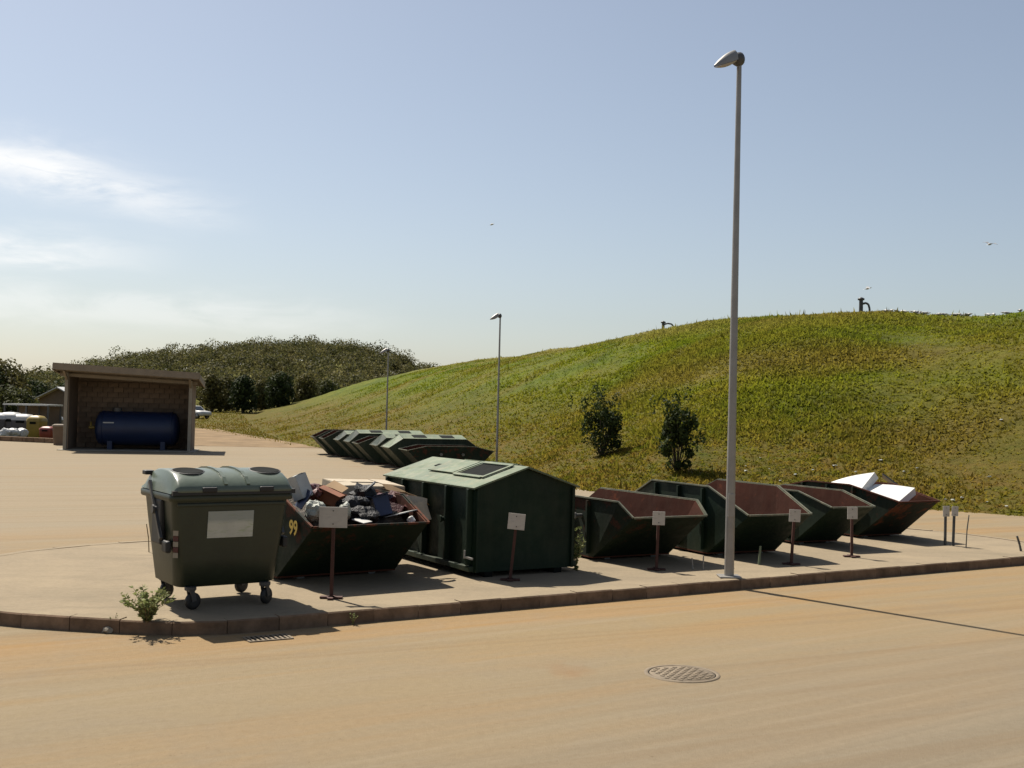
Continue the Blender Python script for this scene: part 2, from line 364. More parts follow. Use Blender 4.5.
def sign_mat(name, base, ink, band=None):
    mt, nt, b = newmat(name)
    k = ramp(nt, noise(nt, 9, 4, .6, seed=3), [(.35, tuple(x*.9 for x in base)), (.65, base)])
    s = noise(nt, 26, 3, .6, stretch=(.35, .35, 2.2), seed=5)
    k = mixc(nt, ramp(nt, s, [(.56, 0.), (.68, .55)]), k, ink)
    if band:
        tc = N(nt, 'ShaderNodeTexCoord'); sx = N(nt, 'ShaderNodeSeparateXYZ'); nt.links.new(tc.outputs['Object'], sx.inputs[0])
        k = mixc(nt, ramp(nt, math_(nt, 'ADD', math_(nt, 'MULTIPLY', sx.outputs[2], 2.5), -1.58), [(.55, 0.), (.66, .75)]), k, band)
    nt.links.new(k, b.inputs['Base Color']); b.inputs['Roughness'].default_value = .5
    return mt
M['sign'] = sign_mat('faded_printed_plate', (.42, .39, .345), (.24, .22, .20))
M['binlabel'] = sign_mat('faded_bin_label', (.46, .46, .40), (.25, .32, .14), (.22, .25, .24))

# ================================================================== the setting
RZ = -.14                                  # level of the road; the island's paving is level 0
def smooth(a, b, x):
    t = np.clip((x-a)/(b-a), 0, 1); return t*t*(3-2*t)
# ground to the horizon, rising a little towards the wood
def ground_z(x, y): return -.19 + 1.5*smooth(95, 170, y)*smooth(-12, -30, x) + .0*x
xs = np.concatenate([np.linspace(-1500, -160, 8), np.linspace(-150, 60, 43), np.linspace(80, 1500, 8)])
ys = np.concatenate([np.linspace(-200, 20, 5), np.linspace(30, 330, 61), np.linspace(400, 2500, 8)])
gx, gy = np.meshgrid(xs, ys); gz = ground_z(gx, gy)
V = np.stack([gx, gy, gz], -1).reshape(-1, 3); nx, ny = len(xs), len(ys)
ii = (np.arange(ny-1)[:, None]*nx + np.arange(nx-1)[None]).ravel()
tag(bulk('ground', V, np.stack([ii, ii+1, ii+nx+1, ii+nx], 1), M['meadow']), kind='structure')
def sheet(name, pts, z, mat):
    return tag(link(name, MB().add([(x, y, z) for x, y in pts], [list(range(len(pts)))]).mesh(name), None, [mat]), kind='structure')
TOE = [(46, -18), (34, 0), (22, 18), (13.04, 28.66), (7.2, 31.6), (2.8, 33.2), (0.5, 40.0), (-1.2, 46.8), (-11.4, 64.5), (-22, 100), (-42, 160), (-44, 200)]
yard = [(-60, -30), (46, -30)] + [(x+1.2, y+.6) for x, y in TOE[:9]] + [(-15.0, 63.2), (-24, 62.5), (-60, 69.5)]
sheet('yard_road', yard, RZ, M['road'])
# the dirt track that leaves the yard beside the shed
trk = [gp(*p, RZ) for p in ((196, 449), (300, 449.5), (262, 441), (235, 433), (222, 427), (216, 424))]
trk = [(-17.5, 61.8), (-10.2, 62.9), (-12.8, 69), (-17.0, 79), (-23.0, 93), (-30, 112), (-35.5, 111), (-30.5, 92), (-24.8, 79), (-21.0, 68)]
sheet('dirt_track', trk, RZ+.006, M['soil'])

# the paved island with its kerb stones
KA, KB = Vector((-2.08, 12.23)), Vector((8.67, 19.04)); kd = (KB-KA).normalized()
ctrl = [KB + kd*1.3, KB + kd*.6] + [KA + (KB-KA)*t for t in np.linspace(.97, .02, 14)]
ctrl += [Vector(p) for p in ((-2.45, 11.98), (-2.72, 11.82), (-3.0, 11.68), (-3.3, 11.6), (-3.7, 11.60), (-4.18, 11.67), (-4.7, 11.76), (-5.3, 11.88), (-6.0, 12.2), (-6.7, 12.8), (-7.3, 13.7), (-7.55, 14.7), (-7.5, 15.7), (-7.2, 16.7), (-6.7, 17.5), (-6.0, 18.25), (-5.2, 18.85))]
back = [KA + (KB-KA)*t + Vector((-kd.y, kd.x))*6.6 for t in np.linspace(.14, .93, 10)]
ctrl += back + [KB + kd*.9 + Vector((-kd.y, kd.x))*5.9, KB + kd*1.9 + Vector((-kd.y, kd.x))*4.6, KB + kd*2.4 + Vector((-kd.y, kd.x))*2.9, KB + kd*2.3 + Vector((-kd.y, kd.x))*1.4, KB + kd*1.9 + Vector((-kd.y, kd.x))*.5]
loop = ctrl
cen = sum(loop, Vector((0, 0)))/len(loop)
def inset(lp, d):
    o = []
    n = len(lp)
    for i in range(n):
        a, b, c = lp[i-1], lp[i], lp[(i+1) % n]; t = ((b-a).normalized() + (c-b).normalized()).normalized(); nrm = Vector((t.y, -t.x))
        o.append(b + nrm*d)
    return o
inn = inset(loop, .15)
pav = link('pavement', MB().add([(p.x, p.y, -.004) for p in inn], [list(range(len(inn)))][::1]).mesh('pavement'), None, [M['slab']])
pav.data.flip_normals() if pav.data.polygons[0].normal.z < 0 else None
tag(pav, kind='structure')
# walk the loop and lay one stone a metre
def walk(lp, step):
    pts = lp + [lp[0]]; acc = [0]
    for a, b in zip(pts, pts[1:]): acc.append(acc[-1] + (b-a).length)
    n = int(acc[-1]/step); res = []
    for k in range(n+1):
        s = acc[-1]*k/n; i = max(j for j in range(len(acc)-1) if acc[j] <= s+1e-6)
        t = (s-acc[i])/max(1e-6, acc[i+1]-acc[i]); res.append(pts[i].lerp(pts[i+1], t))
    return res
kp = walk(loop, .55)
for k in range(len(kp)-1):
    a, b = kp[k], kp[k+1]; d = (b-a).normalized(); nn = Vector((d.y, -d.x)); g = .007
    g = .004; a2, b2 = a + d*g, b - d*g; dz = random.uniform(-.006, .006); sh = random.uniform(-.006, .006)
    P = [a2 + nn*sh, b2 + nn*sh, b2 + nn*(.158+sh), a2 + nn*(.158+sh)]; zt = .004 + dz; c = .015
    mb = MB()
    lo = [(p.x, p.y, RZ-.06) for p in P]; mi = [(p.x, p.y, zt-c) for p in P]
    P2 = [a2 + nn*(c+sh), b2 + nn*(c+sh), b2 + nn*(.158+sh), a2 + nn*(.158+sh)]; hi = [(p.x, p.y, zt) for p in P2]
    mb.add(lo+mi+hi, [(0,1,5,4),(1,2,6,5),(2,3,7,6),(3,0,4,7),(4,5,9,8),(5,6,10,9),(6,7,11,10),(7,4,8,11),(8,9,10,11)])
    mb.m[-1] = 1; mb.build('kerb_stone', [M['kerb'], M['slab']], pav)  # tops in the paving colour, sides in the brown with painted-in shade

# ---- the grassed mound
CREST = [(60, 6, 6.8), (50, 24, 6.9), (36, 38, 6.95), (22.7, 50, 6.95), (18, 56, 7.45), (15.0, 61, 7.75), (12.6, 66.5, 7.78), (10.5, 72, 7.75), (4, 95, 7.5), (-3, 122, 7.5), (-10, 152, 7.4), (-4, 200, 7.0)]
def spline(pts, n):
    P = np.array(pts, float); k = len(P); t = np.linspace(0, k-1, n); i = np.clip(t.astype(int), 0, k-2); f = (t-i)[:, None]
    g = lambda j: P[np.clip(j, 0, k-1)]
    p0, p1, p2, p3 = g(i-1), g(i), g(i+1), g(i+2)
    return .5*((2*p1) + (-p0+p2)*f + (2*p0-5*p1+4*p2-p3)*f**2 + (-p0+3*p1-3*p2+p3)*f**3)
def vnoise(x, y, seed=0):
    """value noise on the plane"""
    def h(a, b): return np.modf(np.abs(np.sin(a*127.1 + b*311.7 + seed*17.3)*43758.5453))[0]
    xi, yi = np.floor(x), np.floor(y); xf, yf = x-xi, y-yi; u, v = xf*xf*(3-2*xf), yf*yf*(3-2*yf)
    return (h(xi, yi)*(1-u)+h(xi+1, yi)*u)*(1-v) + (h(xi, yi+1)*(1-u)+h(xi+1, yi+1)*u)*v
NS, NT = 420, 90
T_ = spline([(x, y, RZ-.05) for x, y in TOE], NS); C_ = spline(CREST, NS)
tt = np.linspace(0, 1, NT)
prof = np.clip(tt*1.0, 0, 1); prof = prof + .05*np.sin(prof*2*math.pi)*-1
slope = T_[:, None, :]*(1-tt)[None, :, None] + C_[:, None, :]*tt[None, :, None]
slope[..., 2] = T_[:, None, 2] + (C_[:, None, 2]-T_[:, None, 2])*(prof*(1-.0))[None]
dirn = (C_-T_); dirn[:, 2] = 0; dirn /= np.linalg.norm(dirn, axis=1)[:, None]
plat = [C_ + dirn*d + np.array([0, 0, dz]) for d, dz in ((1.2, .18), (3, .25), (8, .2), (20, 0), (45, -.2))]
MV = np.concatenate([slope, np.stack(plat, 1)], 1); NTT = MV.shape[1]
X, Y = MV[..., 0], MV[..., 1]
env = np.ones((NS, NTT)); env[:, :NT] = np.sin(np.clip(tt*3, 0, 1)*math.pi/2)[None]
MV[..., 2] += env*((vnoise(X*.16, Y*.16, 1)-.5)*.55 + (vnoise(X*.5, Y*.5, 2)-.5)*.22 + (vnoise(X*1.6, Y*1.6, 3)-.5)*.10)
ii = (np.arange(NS-1)[:, None]*NTT + np.arange(NTT-1)[None]).ravel()
tag(bulk('grassy_mound', MV.reshape(-1, 3), np.stack([ii, ii+1, ii+NTT+1, ii+NTT], 1), M['meadow']), kind='structure')
def mound_pt(si, tj):
    s = si*(NS-1); t = tj*(NT-1); a, b = int(s), int(t); a = min(a, NS-2); b = min(b, NT-2); f, g = s-a, t-b
    return Vector((MV[a, b]*(1-f)*(1-g) + MV[a+1, b]*f*(1-g) + MV[a, b+1]*(1-f)*g + MV[a+1, b+1]*f*g).tolist())
def mound_at(px, py, crest=False):
    """where the pixel's ray meets the mound"""
    d = ray(px, py); best = None; P = MV[:, :NT+3].reshape(-1, 3)
    q = np.array([d.x/d.y, d.z/d.y]); e = (P[:, 0]/P[:, 1]-q[0])**2 + ((P[:, 2]-CAMH)/P[:, 1]-q[1])**2
    e[P[:, 1] < 20] = 9
    cand = np.where(e < e.min()*4 + 2e-6)[0]; k = cand[np.argmin(P[cand, 1])] if not crest else np.argmin(e)
    return Vector(P[k].tolist())
def crest_at(px):
    P = MV[:, :NT+4].reshape(-1, 3); P = P[P[:, 1] > 25]; d = ray(px, 310); x = P[:, 0]/P[:, 1]
    c = P[np.abs(x - d.x/d.y) < .0035]; k = np.argmax((c[:, 2]-CAMH)/c[:, 1]); return Vector(c[k].tolist())
# grass tufts standing on the slope
def tufts(n, name, seed):
    r = np.random.default_rng(seed)
    s = (.20 + .66*r.random(n))*(NS-1); t = r.random(n)**.9*(NT+1.5)
    a = np.clip(s.astype(int), 0, NS-2); b = np.clip(t.astype(int), 0, NTT-2); f, g = (s-a)[:, None], (t-b)[:, None]
    p = MV[a, b]*(1-f)*(1-g) + MV[a+1, b]*f*(1-g) + MV[a, b+1]*(1-f)*g + MV[a+1, b+1]*f*g
    cl = vnoise(p[:, 0]*.35, p[:, 1]*.35, 9); keep = r.random(n) < (.25+cl); p = p[keep]; cl = cl[keep]; n = len(p)
    vs = []; fs = []
    for k in range(3):
        an = r.random(n)*2*math.pi; h = (.03 + .09*r.random(n)**2)*(.5+cl)*(1+2.0*(r.random(n) < .015)); w = .03 + .06*r.random(n)
        dx, dy = np.cos(an)*w, np.sin(an)*w; le = (r.random((n, 2))-.5)*.3
        A = p + np.stack([-dx, -dy, np.full(n, -.05)], 1); B = p + np.stack([dx, dy, np.full(n, -.05)], 1); T = p + np.stack([le[:, 0], le[:, 1], h], 1)
        vs.append(np.stack([A, B, T], 1).reshape(-1, 3))
    vs = np.concatenate(vs); fs = np.arange(len(vs)).reshape(-1, 3)
    return tag(bulk(name, vs, fs, M['grass']), 'dry yellow green grass covering the big mound', 'grass', kind='stuff')
tufts(120000, 'mound_grass', 5)
# low grass on the flat strip between the yard and the wood
n = 50000; r = np.random.default_rng(3)
px_ = -75 + 70*r.random(n); py_ = 64 + 90*r.random(n)**1.2
ok = ~((np.abs(px_ + 15.8 + (py_-64)*.42) < 4.0) & (py_ < 112)) & (px_ < -12 - (py_-64)*.28)
ok &= ~((px_ > -25) & (px_ < -13) & (py_ < 63))
px_, py_ = px_[ok], py_[ok]; n = len(px_); p = np.stack([px_, py_, ground_z(px_, py_)], 1); vs = []
for k in range(2):
    an = r.random(n)*6.3; h = .05+.14*r.random(n)**2; w = .04+.06*r.random(n)
    dx, dy = np.cos(an)*w, np.sin(an)*w; z0 = np.full(n, -.05)
    vs.append(np.stack([p+np.stack([-dx, -dy, z0], 1), p+np.stack([dx, dy, z0], 1), p+np.stack([dx*.2, dy*.1, h], 1)], 1).reshape(-1, 3))
vs = np.concatenate(vs)
tag(bulk('strip_grass', vs, np.arange(len(vs)).reshape(-1, 3), M['grass']), 'low dry grass on the flat strip beyond the shed', 'grass', kind='stuff')

# ---- the wooded hill
ridge = np.array([(-260, 0), (-170, 0.5), (-128, 2.5), (-112, 5.5), (-104, 8), (-90, 11), (-77, 12.4), (-64, 14), (-52, 15), (-43, 15), (-33, 13.2), (-22, 10.2), (-10, 7), (10, 4), (60, 0)], float)
def hill_z(x, y):
    return ground_z(x, y) - .3 + np.interp(x*280/np.clip(y, 230, 330), ridge[:, 0], np.maximum(0, ridge[:, 1]-2.8))*smooth(165, 282, y)*(1-smooth(300, 420, y)*.6)
hx, hy = np.meshgrid(np.linspace(-280, 60, 86), np.linspace(160, 420, 60)); V = np.stack([hx, hy, hill_z(hx, hy)], -1).reshape(-1, 3)
ii = (np.arange(59)[:, None]*86 + np.arange(85)[None]).ravel()
tag(bulk('wooded_hill', V, np.stack([ii, ii+1, ii+87, ii+86], 1), M['meadow']), kind='structure')
def leaf_cloud(centres, radii, per, size, r, squash=.85):
    """leaf-sized quads through the volume of many clumps"""
    n = len(centres)*per; c = np.repeat(centres, per, 0); rad = np.repeat(radii, per)
    d = r.normal(size=(n, 3)); d /= np.linalg.norm(d, axis=1)[:, None]
    q = c + d*(rad*(.50+.50*r.random(n)**.5))[:, None]*np.array([1, 1, squash])
    u = r.normal(size=(n, 3)) + d*.0; u /= np.linalg.norm(u, axis=1)[:, None]; dn = d + .45*r.normal(size=(n, 3)); w = np.cross(dn, u); w /= np.linalg.norm(w, axis=1)[:, None]
    sz = (size*(.6+.8*r.random(n)))[:, None]; u = np.cross(w, dn); u = u/np.linalg.norm(u, axis=1)[:, None]*sz; w = w*sz*.7
    vs = np.stack([q-u-w*.4, q+u*.1-w, q+u+w*.3, q-u*.2+w], 1).reshape(-1, 3)
    return vs, np.arange(n*4).reshape(-1, 4)
r = np.random.default_rng(11)
n = 1900; fx = -215 + 205*r.random(n); fy = 172 + 128*r.random(n)**.8
fx = np.concatenate([fx, -140+135*r.random(320)]); fy = np.concatenate([fy, 276 + 16*r.random(320)])
n = len(fx); rr = 1.4 + 2.0*r.random(n)**1.6; hgt = rr*.95 + .4 + 1.4*r.random(n)**4
c0 = np.stack([fx, fy, hill_z(fx, fy) + hgt], 1)
# every crown is three lobes
lob = np.concatenate([c0 + r.normal(size=(n, 3))*rr[:, None]*np.array([.38, .38, .20]) for _ in range(3)]); lr = np.concatenate([rr*.68]*3)
vs, fs = leaf_cloud(lob, lr, 100, .20, r)
tag(bulk('far_wood', vs, fs, M['leaf_wood']), 'far wood of low rounded trees covering the hill', 'wood', kind='stuff')

# ---- single trees
def tree(name, loc, h, rad, mat, label, group, seed, lobes=14, per=110, leafsize=.17, squash=.9, low=.25):
    r = np.random.default_rng(seed); root = empty(name, loc)
    mb = MB(); top = h*.62; lean = (r.random(2)-.5)*.3
    mb.tube((0, 0, -.2), (lean[0], lean[1], top), rad*.09+.04, rad*.03+.015, 8)
    cs = []
    for k in range(lobes):
        a = k*2.4 + r.random()*.6; z = h*(low + (.93-low)*(k+.5)/lobes); prof = math.sin(math.pi*min(1, max(.12, ((z/h)-low+.12)/(1.1-low))))**.6
        q = np.array([math.cos(a)*rad*.62*prof*r.uniform(.5, 1.05), math.sin(a)*rad*.62*prof*r.uniform(.5, 1.05), z*.97])
        cs.append(q)
        st = Vector((lean[0]*.6, lean[1]*.6, max(.15*h, q[2]-.35*rad))) if q[2] < top else Vector((lean[0], lean[1], top*.9))
        mb.tube(st, q, .03*rad+.012, .01, 5, caps=False)
    mb.build('trunk', M['bark'], root)
    cs = np.array(cs); lr = rad*(.34+.2*r.random(lobes))
    vs, fs = leaf_cloud(cs, lr, per, leafsize, r, squash)
    bulk('crown', vs, fs, mat, root)
    return tag(root, label, 'tree', group)
def base(px, py, Y):                        # foot of a far tree: its column of pixels at distance Y
    p = at(px, py, Y); return Vector((p.x, Y, float(ground_z(np.array(p.x), np.array(Y))))) 
G1 = 'dark trees at the left edge behind the shed'
for i, (px, Y, h, rad, mt, lab) in enumerate([
    (2, 82, 5.2, 2.3, 'leaf_olive', 'tall olive green tree at the very left edge of the picture'),
    (22, 95, 3.9, 2.2, 'leaf_dark', 'dark rounded tree second from the left edge, behind the white standing object'),
    (-22, 80, 4.8, 2.5, 'leaf_dark', 'dark tree half cut off by the left picture edge'),
    (14, 76, 2.9, 1.9, 'leaf_mid', 'lower bushy tree in front of the tall trees at left edge'),
    (44, 98, 3.6, 2.2, 'leaf_mid', 'rounded green tree directly above the small house roof'),
    (64, 104, 3.6, 2.3, 'leaf_dark', 'dark tree just left of the shed roof corner'),
    (84, 118, 4.6, 2.6, 'leaf_mid', 'tree peeping up behind the left end of the shed roof')]):
    tree('broadleaf_tree', base(px, 410, Y), h, rad, M[mt], lab, G1, 50+i, 18, 230, .115)
G2 = 'trees along the foot of the wooded hill'
for i, (px, Y, h, rad, mt, lab) in enumerate([
    (212, 150, 5.0, 2.3, 'leaf_olive', 'green tree at hill foot nearest to the shed on its right'),
    (225, 156, 4.6, 2.2, 'leaf_olive', 'pale olive tree at hill foot with thin trunk, right of the shed'),
    (243, 148, 4.8, 2.3, 'leaf_dark', 'dark pointed tree at hill foot, left one of the two darkest'),
    (262, 162, 4.2, 2.2, 'leaf_olive', 'small green tree between the two darkest trees at hill foot'),
    (281, 150, 5.4, 2.4, 'leaf_dark', 'broad dark tree at hill foot, right one of the two darkest'),
    (305, 160, 5.2, 2.4, 'leaf_olive', 'olive tree right of the broad dark tree at hill foot'),
    (326, 166, 4.6, 2.3, 'leaf_mid', 'green tree at hill foot closest to the grassy mound edge')]):
    tree('broadleaf_tree', base(px, 410, Y), h, rad, M[mt], lab, G2, 80+i, 16, 170, .17, low=.10)

# ---- bushes on the mound
def bush(px, py, h, rad, label, seed):
    p = mound_at(px, py); r = np.random.default_rng(seed); root = empty('bush', p)
    mb = MB(); cs = []
    for k in range(22):
        a = r.random()*6.3; z = h*(.03+.85*r.random()); w = rad*(.35+.4*math.sin(math.pi*(z/h)**.7)); q = np.array([math.cos(a)*w*r.random()**.5, math.sin(a)*w*r.random()**.5, z])
        cs.append(q); mb.tube((0, 0, -.1), q, .022, .006, 5, caps=False)
    mb.build('stems', M['bark'], root)
    vs, fs = leaf_cloud(np.array(cs), rad*(.16+.24*r.random(22)), 110, .05, r, 1.2)
    # loose upright shoots above the dense heart
    sh = np.array([[r.normal()*rad*.36, r.normal()*rad*.36, h*(.35+.85*r.random())] for _ in range(34)])
    v2, f2 = leaf_cloud(sh, np.full(34, .15), 30, .045, r, 2.2)
    bulk('foliage', np.concatenate([vs, v2]), np.concatenate([fs, f2+len(vs)]), M['leaf_bush'], root)
    return tag(root, label, 'bush', 'two bushes on the mound slope')
bush(600, 453, 2.0, .95, 'dark green bush on the mound slope, left of the two bushes', 3)
bush(677, 471, 2.05, .80, 'dark green bush on the mound slope, right one close to tall lamp post', 9)

# ================================================================== containers
def skip(name, L, Rr, zl, label, paint='green', W_extra=.14, top=(.85, 1.15), length=3.2, over=.9, roof=False, group=None, inside='rust', detail=True, zg=0, rim='rim', cover='green_far', front=None):
    """open lift-on skip; L, R: corners of its front lip in plan, zl lip height. local x = towards its front, y = its right"""
    L, Rr = Vector(L), Vector(Rr); c = (L+Rr)/2; d = (Rr-L); wl = d.length; ang = math.atan2(d.y, d.x) - math.pi/2
    fr = Vector((math.cos(ang), math.sin(ang))); o = c - fr*over
    root = empty(name, (o.x, o.y, zg), ang); tag(root, label, 'skip', group)
    w, l = (wl+W_extra)/2, wl/2; b0 = -(length-2*over); xt0, xt1 = over-top[0], b0-over+top[0]; zt = top[1]; zb = .05
    A = lambda s: {'bf': (0, s*w, zb), 'lf': (over, s*l, zl), 'tf': (xt0, s*w, zt), 'tr': (xt1, s*w, zt), 'lr': (b0-over, s*l, zl), 'br': (b0, s*w, zb)}
    t = .022; mats = [M[paint], M[inside], M[rim]]
    for s in (-1, 1):
        a = A(s); mb = MB(); od = (lambda q: q) if s < 0 else (lambda q: q[::-1])
        mb.plate(od([a['br'], a['bf'], a['tf'], a['tr']]), t, 0, 1, 2); mb.plate(od([a['bf'], a['lf'], a['tf']]), t, 0, 1, 2); mb.plate(od([a['lr'], a['br'], a['tr']]), t, 0, 1, 2)
        sp = mb.build('side_panel', mats, root)
        rb = MB()
        for q, e in (('lf', 'tf'), ('tf', 'tr'), ('tr', 'lr')):
            rb.bar(Vector(a[q]) + Vector((0, s*.012, .008)), Vector(a[e]) + Vector((0, s*.012, .008)), .032, .022)
        rb.build('side_rim', M[rim], root)
        if detail:
            for u in np.linspace(b0+.12, -.12, 3):
                MB().bar((u, s*(w+.022), zb+.04), (u, s*(w+.022), zt-.03), .07, .045, up=(1, 0, 0)).build('stiffening_rib', M[paint], root)
        for u in (b0*.25, b0*.75):
            MB().tube((u, s*w, zt-.28), (u, s*(w+.14), zt-.28), .032, n=10).tube((u, s*(w+.12), zt-.28), (u, s*(w+.15), zt-.28), .055, n=10).build('lifting_lug', M['steelgrey'], root)
    p, q = A(-1), A(1)
    MB().plate([p['bf'], q['bf'], q['lf'], p['lf']], t, 0, 1, 2).build('front_panel', [M[front or paint], M[inside], M[rim]], root)
    MB().plate([q['br'], p['br'], p['lr'], q['lr']], t, 0, 1, 2).build('rear_panel', mats, root)
    MB().plate([p['br'], q['br'], q['bf'], p['bf']], -.02, 1, 0).build('floor_panel', mats, root)
    for e, nm in ((p, q), ):
        MB().bar(Vector(p['lf'])+Vector((.01, 0, .006)), Vector(q['lf'])+Vector((.01, 0, .006)), .036, .026).build('front_lip', M[rim], root)
        MB().bar(Vector(p['lr'])+Vector((-.01, 0, .006)), Vector(q['lr'])+Vector((-.01, 0, .006)), .036, .026).build('rear_lip', M[rim], root)
    for s in (-1, 1):
        MB().box((b0/2, s*w*.6, .03), (-b0*.96, .1, .06)).build('skid', M['steelgrey'], root)
    if roof:
        zr = zt + .16
        for s in (-1, 1):
            e0, e1, r0, r1 = (xt1, s*(w+.05), zt+.02), (xt0, s*(w+.05), zt+.02), (xt1, 0, zr), (xt0, 0, zr)
            MB().plate([e1, r0 and (xt0, 0, zr), (xt1, 0, zr), e0][::-s], .02, 0).build('roof_panel', M['green_roof'], root)
            sl = (zr-zt-.02)/(w+.05)
            for u in ((xt0+xt1)/2 + (xt0-xt1)*.22, (xt0+xt1)/2 - (xt0-xt1)*.22):
                MB().plate([(u+.26, s*.18, zr-.18*sl+.012), (u+.26, s*(w-.12), zr-(w-.12)*sl+.012), (u-.26, s*(w-.12), zr-(w-.12)*sl+.012), (u-.26, s*.18, zr-.18*sl+.012)][::s], .012, 0).build('hatch', M['dark'], root)
        # the upper front and back are closed by panels between rim and lip
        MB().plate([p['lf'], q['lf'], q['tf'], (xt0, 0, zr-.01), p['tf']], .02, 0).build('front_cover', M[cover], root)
        MB().plate([q['lr'], p['lr'], p['tr'], (xt1, 0, zr-.01), q['tr']], .02, 0).build('rear_cover', M[paint], root)
    return root
def lipz(px, z): return gp(px[0], px[1], z).xy
def lips(l, r_, z, ydir=None):
    a, b = lipz(l, z), lipz(r_, z)
    if ydir is not None:      # keep the lip's pixel columns but hold the given plan direction
        d = Vector((math.cos(R(ydir)), math.sin(R(ydir)))); k = ray(*r_).xy; k = Vector((k.x, k.y))
        # a + d*s = k*t
        det = d.x*(-k.y) - d.y*(-k.x); s = ((-a.x)*(-k.y) - (-a.y)*(-k.x))/det; b = a + d*s
    return a, b
GS = 'open skips standing in the row along the kerb'
a, b = lips((313, 528), (428, 522), .76, 35)
s1 = skip('skip', a, b, .76, 'dark green skip numbered 99, heaped with rubbish, behind the wheeled bin', 'green_rusty', .1, (.75, 1.06), 3.1, .92, group=GS, rim='front_rust')
a, b = lips((634, 518.6), (706, 517), .72, 30)
s3 = skip('skip', a, b, .72, 'green skip with bare rusty inside and scuffed white lip corner, beside closed container', 'green_rusty', .12, (.30, .93), 3.2, .95, group=GS)
a, b = lips((749, 516), (811, 515.5), .72, 27)
s4 = skip('skip', a, b, .72, 'dark green skip with rusty inside, partly hidden behind the tall lamp post', 'green', .16, (.90, 1.10), 3.4, .92, group=GS)
a, b = lips((832.5, 508), (874.4, 508), .72, 27)
s5 = skip('skip', a, b, .72, 'narrow dark green skip, empty and rusty inside, in front of the foam-filled one', 'green', .06, (.82, .94), 3.2, .92, group=GS)
a, b = lips((900, 502.5), (939, 501), .74, 30)
s6 = skip('skip', a, b, .74, 'rust-fronted dark skip at right end of the row, holding white foam slabs', 'green_rusty', .14, (1.15, .98), 3.4, .92, group=GS, front='front_rust', rim='rust')

# ---- the closed container with the gabled roof
def closed():
    c0, c1 = gp(471.5, 577.5).xy, gp(573.5, 572).xy; d = c1-c0; ang = math.atan2(d.y, d.x) - math.pi/2 + R(3)
    root = empty('closed_container', (*((c0+c1)/2), 0), ang); tag(root, 'closed dark green container with low gabled roof and dark roof hatch', 'container')
    w = d.length/2; Lg = 2.75; ze, zr = 1.21, 1.47; zb = .07
    g = [M['green']]
    MB().plate([(0, -w, zb), (0, w, zb), (0, w, ze), (0, 0, zr-.03), (0, -w, ze)], .02).build('front_wall', g, root)
    MB().plate([(-Lg, w, zb), (-Lg, -w, zb), (-Lg, -w, ze), (-Lg, 0, zr-.03), (-Lg, w, ze)], .02).build('rear_wall', g, root)
    for s in (-1, 1):
        pl = [(-Lg+.021, s*w, zb), (-.021, s*w, zb), (-.021, s*w, ze-.005), (-Lg+.021, s*w, ze-.005)][::-s if s > 0 else 1]
        MB().plate(pl, .02).build('side_wall', g, root)
        for u in (-.09, -.72, -1.42, -2.1, -2.66):
            MB().bar((u, s*(w+.028), zb+.09), (u, s*(w+.028), ze-.03), .09, .055, up=(1, 0, 0)).build('rib', g, root, .008)
        MB().bar((-Lg, s*(w+.03), zb+.045), (.0, s*(w+.03), zb+.045), .075, .075).build('bottom_rail', M['green_far'], root, .01)
        MB().bar((-Lg, s*(w+.02), ze-.02), (.0, s*(w+.02), ze-.02), .04, .04).build('top_rail', M['green'], root)
        ov = .06; sl = (zr-ze)/w
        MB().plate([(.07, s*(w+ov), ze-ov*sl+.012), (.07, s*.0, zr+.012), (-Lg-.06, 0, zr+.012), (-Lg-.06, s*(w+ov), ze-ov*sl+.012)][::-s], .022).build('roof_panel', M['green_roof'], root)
        zz = lambda y: zr - abs(y)*sl + .014
        def hatch(u0, u1, y0, y1, nm, mt, up=.006):
            q = [(u0, s*y0, zz(y0)+up), (u1, s*y0, zz(y0)+up), (u1, s*y1, zz(y1)+up), (u0, s*y1, zz(y1)+up)]
            MB().plate(q[::s], .012).build(nm, mt, root)
        hatch(-1.05, -.28, .10, .52, 'hatch_opening', M['dark'])
        for (u0, u1, y0, y1) in ((-1.11, -1.05, .06, .56), (-.28, -.22, .06, .56)):
            hatch(u0, u1, y0, y1, 'hatch_frame', M['green_roof'], .028)
        for (y0, y1) in ((.04, .10), (.52, .58)):
            hatch(-1.049, -.281, y0, y1, 'hatch_frame', M['green_roof'], .028)
        hatch(-1.90, -1.14, .08, .54, 'hatch_lid', M['green_roof'], .03)
        hatch(-2.05, -1.93, .28, .36, 'hinge', M['dark'], .02)
        for u in (-.75, -2.0):
            MB().tube((u, s*w, .72), (u, s*(w+.13), .72), .03, n=10).tube((u, s*(w+.11), .72), (u, s*(w+.135), .72), .05, n=10).build('lifting_lug', M['green'], root)
        MB().box((-Lg/2, s*w*.7, .035), (Lg, .12, .07)).build('skid', M['dark'], root)
    for s in (-1, 1):
        MB().bar((.012, s*(w-.03), zb), (.012, s*(w-.03), ze-.03), .06, .03, up=(0, 1, 0)).build('corner_post', M['green'], root)
    lt = MB().bar((-.10, -(w+.075), .25), (-.10, -(w+.075), .36), .03, .03).bar((-.10, -(w+.075), .27), (.10, -(w+.075), .265), .025, .025)
    lt.build('latch', M['galv'], root)
    return root
closed()

